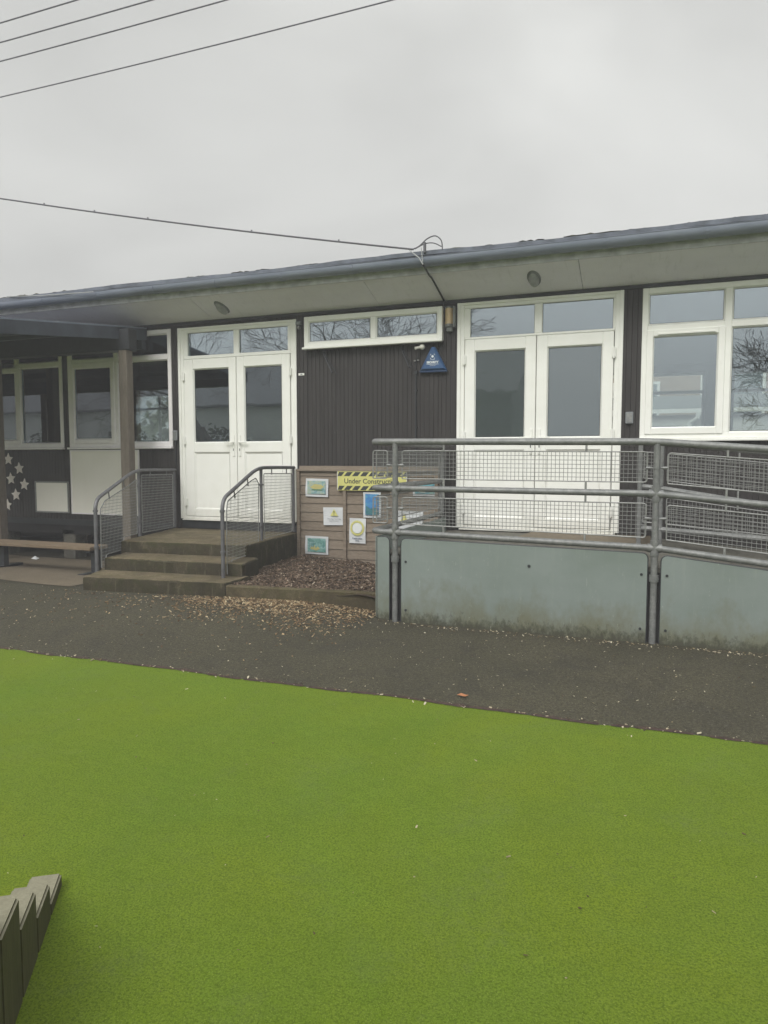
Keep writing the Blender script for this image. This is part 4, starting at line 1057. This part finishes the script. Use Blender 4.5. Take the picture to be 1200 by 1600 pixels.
# wall light
r = root('wall_light', 'amber wall light on a dark bracket between the narrow window and the right doors', 'wall light', (-2.355, W, 3.2))
g = MB(); wx = -2.338; xs0 = [(-.055, 3.19), (.055, 3.19), (.058, 3.36), (-.058, 3.36)]
k_ = 10; prof2 = [(wx-.06+.12*i/k_, W-.02-.075*math.sin(math.pi*i/k_)) for i in range(k_+1)]
g.prism(prof2, 3.175, 3.36); g.build('lens', 'amber_lens', r, smooth=True)
g = MB(); prof3 = [(wx-.068+.136*i/k_, W-.012-.088*math.sin(math.pi*i/k_)) for i in range(k_+1)]
g.prism(prof3, 3.142, 3.174); g.box(wx-.03, wx+.04, W-.07, W-.002, 3.085, 3.141, 0, .008); g.prism(prof3, 3.361, 3.375); g.box(wx+.056, wx+.075, W-.09, W-.003, 3.14, 3.375); g.build('bracket', 'lamp_body', r)
# dome camera and junctions
r = root('security_camera', 'small round white camera on the brown wall left of the blue alarm box', 'camera', (-2.69, W, 2.9))
g = MB()
def ball(g, c_, r_, mi=0, n1=12, n2=8):
    V = [(c_[0]+r_*math.sin(math.pi*j/n2)*math.cos(2*math.pi*i/n1), c_[1]+r_*math.sin(math.pi*j/n2)*math.sin(2*math.pi*i/n1), c_[2]+r_*math.cos(math.pi*j/n2)) for j in range(n2+1) for i in range(n1)]
    g.add(V, [(j*n1+i, j*n1+(i+1) % n1, (j+1)*n1+(i+1) % n1, (j+1)*n1+i) for j in range(n2) for i in range(n1)], mi)
ball(g, (-2.675, W-.05, 2.925), .036); g.build('body', 'upvc', r, smooth=True)
g = MB(); g.tube([(-2.69, W-.055, 2.92), (-2.745, W-.11, 2.905)], [.014, .017], 10); g.build('lens', 'upvc', r, smooth=True)
r = root('security_camera', 'small grey camera high on the dark strip between the left doors and narrow window', 'camera', (-4.36, W, 3.3))
g = MB(); g.box(-4.40, -4.325, W-.06, W-.002, 3.30, 3.345, 0, .008); g.build('mount', 'grey_plastic', r)
g = MB(); ball(g, (-4.355, W-.05, 3.265), .024); g.build('body', 'galv_light', r, smooth=True)
g = MB(); g.tube([(-2.765, W-.02, 2.62), (-2.765, W-.02, 1.45)], .011, 8); g.tube([(-2.765, W-.02, 2.62), (-2.765, W-.02, 2.75), (-2.72, W-.03, 2.86)], .006, 6)
g.box(-2.79, -2.74, W-.035, W-.002, 2.60, 2.65, 0, .005)
for zc in (2.40, 1.95): g.box(-2.785, -2.745, W-.034, W-.002, zc, zc+.015)
tag(g.build('conduit', 'dark_metal'), 'thin dark conduit running down the brown wall beside the alarm box', 'conduit')
g = MB(); g.box(-2.79, -2.765, W-.03, W-.004, 2.76, 2.775); g.box(-2.745, -2.725, W-.03, W-.004, 2.765, 2.78)
tag(g.build('cable_clip', 'galv_light'), 'pair of small grey cable clips above the conduit on the brown wall', 'clip')
for (x0_, z0_, x1_, z1_, lb) in ((-4.03, 2.945, -3.86, 2.665, 'thin dark stay bracket on the brown wall below the left half of the narrow window'),
                                 (-2.955, 2.93, -2.825, 2.68, 'thin dark stay bracket on the brown wall left of the white camera')):
    g = MB(); g.tube([(x0_, W-.02, z0_), (x1_, W-.10, z1_)], .009, 6); g.box(x0_-.02, x0_+.02, W-.03, W-.002, z0_-.02, z0_+.02, 0, .004); g.tube([(x0_+.02, W-.012, z0_-.01), (x1_+.02, W-.012, z1_)], .006, 6); ball(g, (x1_, W-.10, z1_), .012)
    tag(g.build('stay_bracket', 'dark_metal'), lb, 'bracket', 'stay brackets below the narrow window')
g = MB(); g.box(-4.385, -4.30, W-.012, W-.002, 2.655, 2.685, 0, .003); g.box(-4.355, -4.325, W-.0135, W-.0118, 2.664, 2.676, 1)
tag(g.build('label_plate', ['upvc', 'grey_plastic']), 'tiny white label plate on the brown wall right of the left doors', 'label')
r = root('entry_keypad', 'grey keypad box on the dark strip right of the right double doors', 'keypad', (-.275, W, 1.97))
g = MB(); g.box(-.315, -.232, W-.04, W-.002, 1.955, 2.085, 0, .008); g.build('housing', 'grey_plastic', r)
g = MB(); g.box(-.302, -.245, W-.044, W-.0395, 1.972, 1.995, 0, .002); g.box(-.302, -.245, W-.044, W-.0395, 2.003, 2.068, 0, .002); g.build('face_plate', 'galv_light', r)
r = root('entry_keypad', 'grey box on the dark strip left of the left double doors', 'keypad', (-6.33, W, 1.83))
g = MB(); g.box(-6.375, -6.30, W-.035, W-.002, 1.83, 1.97, 0, .008); g.build('housing', 'grey_plastic', r)
g = MB(); g.box(-6.362, -6.313, W-.039, W-.0345, 1.85, 1.95, 0, .002); g.build('face_plate', 'lamp_body', r)
g = MB(); g.box(-6.345, -6.335, W-.012, W-.002, 1.47, 1.83); tag(g.build('trunking', 'dark_metal'), 'thin dark trunking below the grey box left of the left doors', 'trunking')
# bulkhead lamps on the sloping soffit
def bulkhead(lx, ly, label):
    lz_ = soff(ly); r = root('bulkhead_light', label, 'light', (lx, ly, lz_), 'oval bulkhead lights on the soffit')
    u = Vector((0, -1, SF)).normalized(); v = Vector((1, 0, 0)); n_ = Vector((0, -SF, -1)).normalized(); c0 = Vector((lx, ly, lz_))
    def dome(g, a, b, h0, h1, seg=20, rings=4):
        V = []
        for j in range(rings+1):
            t = j/rings; k = math.cos(t*math.pi/2*.96)
            for i in range(seg):
                w = 2*math.pi*i/seg; V.append(c0 + u*(a*k*math.cos(w)) + v*(b*k*math.sin(w)) + n_*(h0+(h1-h0)*math.sin(t*math.pi/2)))
        g.add(V, [(j*seg+i, j*seg+(i+1) % seg, (j+1)*seg+(i+1) % seg, (j+1)*seg+i) for j in range(rings) for i in range(seg)] + [tuple(rings*seg+i for i in range(seg))])
    g = MB(); dome(g, .155, .075, 0, .03); g.build('base', 'lamp_body', r, smooth=True)
    g = MB(); dome(g, .125, .056, .018, .075); g.build('lens', 'lamp_lens', r, smooth=True)
bulkhead(-5.36, 8.12, 'oval grey bulkhead light on the soffit above the left double doors')
bulkhead(-1.30, 8.10, 'oval grey bulkhead light on the soffit above the right double doors')

# ------------------------------------------------------------------ cables
def cable(name, pts, r_, label, mat='cable_black', cat='cable', group=None, bits=()):
    g = MB(); g.tube(pts, r_, 6)
    for b in bits: g.box(b[0]-.007, b[0]+.007, b[1]-.007, b[1]+.007, b[2]-.005, b[2]+.024)
    o = g.build(name, mat, smooth=True); tag(o, label, cat, group); return o
lb4 = ['highest of the four overhead wires crossing the top left corner', 'second highest of the four overhead wires in the top left sky',
       'third of the four overhead wires, just above the lowest one', 'lowest and longest of the four overhead wires crossing the top left sky']
for i, (x_a, y_a, x_b, y_b) in enumerate(((-7.8, 7.0, -6.6, 6.97), (-8.15, 7.3, -5.8, 7.3), (-8.55, 7.65, -4.9, 7.6), (-9.4, 8.4, -3.1, 8.3))):
    s_ = 7.45/5.45; ya = y_a*s_; pts = []
    dirx = (y_b-y_a)/(x_b-x_a)
    for k in range(41):
        x = -45 + 2.0*k; xm = (x_a+x_b)/2*s_; yv = (y_a+y_b)/2*s_; pts.append((x, yv + (x-xm)*dirx*.3, 9.0 + .0012*(x-xm)**2))
    cable('overhead_wire', pts, .0115, lb4[i], group='overhead wires above the roof')
# service cable to the eaves
zE = zf+.23
A_ = Vector((-8.57, 7.58, 5.17)); B_ = Vector((-2.56, 7.66, zE)); pts = []
for k in range(31):
    t = -1.6 + 2.6*k/30; p = A_ + (B_-A_)*t; p.z -= .035*(1-(2*min(max(t,0),1)-1)**2) if 0 < t < 1 else 0; pts.append(p)
bits = [A_ + (B_-A_)*t + Vector((0, 0, -.035*(1-(2*t-1)**2))) for t in (.13, .27, .41, .66, .85)]
cable('service_cable', pts, .0105, 'thick cable descending from the left to the gutter edge', bits=bits)
D_ = .46
sh = lambda L: [(x+D_, y-.05, z) for x, y, z in L]
g = MB(); g.tube(bend(sh([(-3.05, 7.72, zE), (-2.95, 7.70, zE+.02), (-2.86, 7.70, zE+.10), (-2.76, 7.70, zE+.125), (-2.69, 7.70, zE+.06), (-2.69, 7.72, zE-.03)]), .06, 4), .007, 6)
g.tube(bend(sh([(-3.0, 7.7, zE), (-2.88, 7.7, zE+.05), (-2.78, 7.7, zE+.045), (-2.70, 7.72, zE)]), .05, 4), .006, 6); g.box(-2.90+D_, -2.875+D_, 7.64, 7.67, zE-.05, zE+.06)
g.tube(sh([(-3.05, 7.66, zE-.02), (-2.93, 7.62, zE-.12), (-2.88, 7.62, zE-.20)]), .006, 6, 1); g.tube(sh([(-2.90, 7.62, zE-.02), (-2.885, 7.62, zE-.17)]), .005, 6, 1)
tag(g.build('cable_loop', ['cable_black', 'cable_pale']), 'loose loops of cable and ties on the gutter edge where the thick cable lands', 'cable')
g = MB(); g.tube([(-2.43, 7.57, zE-.19), (-2.42, 7.62, zf+.02), (-2.42, 7.80, zf-.03), (-2.42, 7.9, soff(7.9)-.012), (-2.41, 8.37, soff(8.37)-.012), (-2.41, 8.385, 3.39)], .011, 6)
tag(g.build('soffit_cable', 'dark_metal'), 'dark cable crossing the soffit down to the wall light', 'cable')
g = MB(); g.tube([(-8.6, 7.66, zf+.20), (-7.9, 7.62, zf+.15), (-7.0, 7.60, zf+.12)], .006, 6); tag(g.build('gutter_cable', 'cable_pale'), 'thin pale cable lying along the gutter at the far left', 'cable')

# ------------------------------------------------------------------ upright timber sleepers, bottom left
P3_ = Vector((-1.978, 1.905, 0)); dr = Vector((.37, -.53, 0)).normalized(); lf = Vector((-dr.y*-1, dr.x*-1, 0)); lf = Vector((-.82, -.57, 0)).normalized()
hs = [.055, .13, .22, .32, .43]; Ls = .188; s0 = 0
labs = ['lowest and farthest of the stepped upright timber blocks on the green surface', 'second lowest of the stepped timber blocks, next to the farthest one', 'third of the stepped timber blocks rising toward the picture corner',
        'fourth timber block, tall, at the left edge of the photo', 'tallest timber block, nearest and lowest in the corner of the photo']
for i, h_ in enumerate(hs):
    a = P3_ + dr*(i*(Ls+.003)); b = a + dr*Ls; w_ = .36
    if i == 0: w_ = .105
    if i == 1: w_ = .115
    q = [a, b, b+lf*w_, a+lf*w_]
    bm = bmesh.new()
    vs = [bm.verts.new((p.x, p.y, .008)) for p in q] + [bm.verts.new((p.x, p.y, h_)) for p in q]
    for f in ((3,2,1,0), (4,5,6,7), (0,1,5,4), (1,2,6,5), (2,3,7,6), (3,0,4,7)): bm.faces.new([vs[k] for k in f])
    bmesh.ops.recalc_face_normals(bm, faces=bm.faces)
    bmesh.ops.bevel(bm, geom=[e for e in bm.edges if e.verts[0].co.z > .02 or e.verts[1].co.z > .02], offset=.007, segments=2, affect='EDGES')
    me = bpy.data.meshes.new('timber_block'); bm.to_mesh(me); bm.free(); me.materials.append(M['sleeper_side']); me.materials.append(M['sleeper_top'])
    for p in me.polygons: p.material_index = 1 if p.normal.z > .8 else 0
    o = bpy.data.objects.new('timber_block', me); C.objects.link(o); tag(o, labs[i], 'timber block', 'stepped timber blocks in the bottom left corner')

# ------------------------------------------------------------------ surroundings: bare trees and house behind the camera (seen mirrored in the glass), house behind the building
def bare_tree(loc, h_, seed, label, spread=.5, depth=6, r0=.22):
    rnd = random.Random(seed); tr = MB(); cr = MB()
    def grow(p, d, l, r_, lvl):
        pts = [p]; rs = [r_]; q = p.copy(); dd = d.copy(); n_ = 3 if lvl < 3 else 2
        for k in range(n_):
            dd = (dd + Vector((rnd.gauss(0, .13), rnd.gauss(0, .13), rnd.gauss(.03, .07)))).normalized(); q = q + dd*l/n_; pts.append(q.copy()); rs.append(max(.0065, r_*(1-.35*(k+1)/n_)))
        (tr if lvl < 1 else cr).tube(pts, rs, 6 if lvl < 2 else (4 if lvl < 4 else 3), cap=False)
        if lvl >= depth: return
        nb = 3 if lvl < 3 else rnd.choice((2, 3, 3))
        for k in range(nb):
            ax = Vector((rnd.gauss(0, 1), rnd.gauss(0, 1), rnd.gauss(0, .5))); ax = (ax - ax.dot(dd)*dd).normalized()
            nd = (dd + ax*rnd.uniform(.35, .95)*spread*1.7).normalized(); st = pts[-1] if k < 2 else pts[-2]
            grow(st, nd, l*rnd.uniform(.62, .84), rs[-1]*rnd.uniform(.55, .75), lvl+1)
    r = root('bare_tree', label, 'tree', loc)
    grow(Vector(loc), Vector((0, 0, 1)), h_*.27, r0, 0)
    tr.build('trunk', 'bark', r); cr.build('crown', 'bark', r)
bare_tree((-10.3, -8.5, 0), 11.5, 3, 'large bare tree behind the viewer mirrored in the narrow window', .62, 7, .30)
bare_tree((-16.2, -7.5, 0), 11, 12, 'spreading bare tree mirrored in the left doors', .72, 7, .34)
bare_tree((5.5, -8.0, 0), 7.4, 5, 'small twiggy bare tree mirrored at the right edge of the right window', .62, 8, .16)
def house(name, label, x0, x1, y0, y1, ze, zr, front, mat, wins):
    r = root(name, label, 'house', ((x0+x1)/2, (y0+y1)/2, 0))
    g = MB(); g.box(x0, x1, y0, y1, -.05, ze); ym = (y0+y1)/2
    g.add([(x0, y0, ze), (x0, y1, ze), (x0, ym, zr-.1)], [(0,1,2)]); g.add([(x1, y0, ze), (x1, y1, ze), (x1, ym, zr-.1)], [(0,1,2)]); g.build('wall', mat, r)
    g = MB()
    for s_, ya in ((0, y0-.3), (1, y1+.3)):
        g.add([(x0-.3, ya, ze-.15), (x1+.3, ya, ze-.15), (x1+.3, ym, zr), (x0-.3, ym, zr), (x0-.3, ya, ze-.03), (x1+.3, ya, ze-.03), (x1+.3, ym, zr+.12), (x0-.3, ym, zr+.12)], [(0,1,2,3),(4,5,6,7),(0,1,5,4),(1,2,6,5),(2,3,7,6),(3,0,4,7)])
    g.build('roof', 'slate', r)
    yf = y0 if front > 0 else y1; s_ = -1 if front > 0 else 1
    for (a, b, c_, d) in wins:
        g = MB(); ya, yb = sorted((yf+s_*.01, yf+s_*.07)); t = .08
        g.box(a, a+t, ya, yb, c_, d); g.box(b-t, b, ya, yb, c_, d); g.box(a+t, b-t, ya, yb, c_, c_+t); g.box(a+t, b-t, ya, yb, d-t, d); g.box((a+b)/2-.03, (a+b)/2+.03, ya, yb, c_+t, d-t)
        w_ = g.build('window', 'upvc', r); g = MB(); ya, yb = sorted((yf+s_*.012, yf+s_*.03)); g.box(a+t, b-t, ya, yb, c_+t, d-t); g.build('pane', 'frosted_glass', w_)
house('brick_house', 'brown brick house with white windows seen through the classroom behind', -8, 10, 23, 31, 5.4, 8, 1, 'brick', [(-1.3, .1, 2.3, 3.9), (1.2, 2.9, 2.3, 4.2), (4.6, 6.4, 2.3, 4.2)])
house('dark_house', 'dark gabled house behind the viewer mirrored in the left leaf of the right doors', -13.5, -5.8, -22, -14, 4.6, 7.0, -1, 'slate', [(-12, -10.5, 1, 2.4)])
house('reflection_hall', 'long low hall added unseen behind the viewer to shape reflections in the left windows', -46, -14.6, -22, -12, 4.15, 6.6, -1, 'render_white', [(-20, -17.5, 1, 2.6), (-26, -23, 1, 2.6), (-34, -31, 1, 2.6)])  # unseen hall, added so its roof and wall band the left glass reflections
r = root('outbuilding', 'low outbuilding with white gutter behind the school seen through the right window', 'outbuilding', (1, 20, 0))
g = MB(); g.box(-1.2, 3.4, 19, 21.5, -.05, 2.66); g.build('wall', 'render_white', r)
g = MB(); g.add([(-1.3, 18.9, 2.82), (3.5, 18.9, 2.82), (3.5, 21.7, 3.35), (-1.3, 21.7, 3.35), (-1.3, 18.9, 2.70), (3.5, 18.9, 2.70), (3.5, 21.7, 3.2), (-1.3, 21.7, 3.2)], [(0,1,2,3),(4,5,6,7),(0,1,5,4),(1,2,6,5),(2,3,7,6),(3,0,4,7)]); g.build('roof', 'interior_wall', r)
g = MB(); g.box(-1.3, 3.5, 18.82, 18.89, 2.70, 2.80); g.build('gutter', 'upvc', r)
g = MB(); g.tube([(.95, 18.86, 2.72), (.95, 18.86, 2.58), (.78, 18.95, 2.45), (.78, 18.95, .1)], .05, 8); g.build('drainpipe', 'upvc', r)
g = MB(); g.box(-.3, .55, 18.97, 18.995, 1.2, 2.4); g.build('window', 'frosted_glass', r)
# hedges; the one before the hall is added to darken low reflections
for (nm, lb, x0, x1, y0, y1, h_) in (('hedge', 'dark hedge added unseen before the hall to darken low reflections in the left glass', -40, -14, -10.6, -9.6, 2.7), ('hedge', 'long dark hedge far behind the viewer', -45, 30, -26, -24.5, 1.9), ('hedge', 'leafy hedge behind the school building seen through the far left window', -26, -9, 17.2, 18.4, 3.0)):
    g = MB()
    for i in range(9000 if y0 > 0 else 7000):
        x = random.uniform(x0, x1); y = random.uniform(y0, y1); z = random.uniform(.0, (h_ if y0 < 0 or x < -13.9 else 4.6)*(.85+.25*math.sin(x*1.3)+.1*random.random()))
        a = Vector((random.gauss(0,1), random.gauss(0,1), random.gauss(0,1))).normalized()*.13; b = a.orthogonal().normalized()*.08
        c_ = Vector((x, y, z)); g.add([c_-a, c_+b, c_+a, c_-b], [(0,1,2,3)])
    o = g.build(nm, 'hedge_leaf'); tag(o, lb, 'hedge')

# ------------------------------------------------------------------ air volume added to lift dark tones like lens veil
HAZE = 0.0075
m = bpy.data.materials.new('lens_veil_air'); m.use_nodes = True; t = m.node_tree; t.nodes.clear()
o_ = t.nodes.new('ShaderNodeOutputMaterial'); v_ = t.nodes.new('ShaderNodeVolumePrincipled'); v_.inputs['Density'].default_value = HAZE
v_.inputs['Color'].default_value = (.96, .97, 1, 1); v_.inputs['Anisotropy'].default_value = 0.0; t.links.new(v_.outputs[0], o_.inputs['Volume'])
M['haze'] = m
g = MB(); g.box(-155, 155, -155, 155, -1.1, 14.5); o = g.build('haze', 'haze'); tag(o, 'thin mist volume added over the whole playground to lift dark tones like lens veil', kind='stuff')
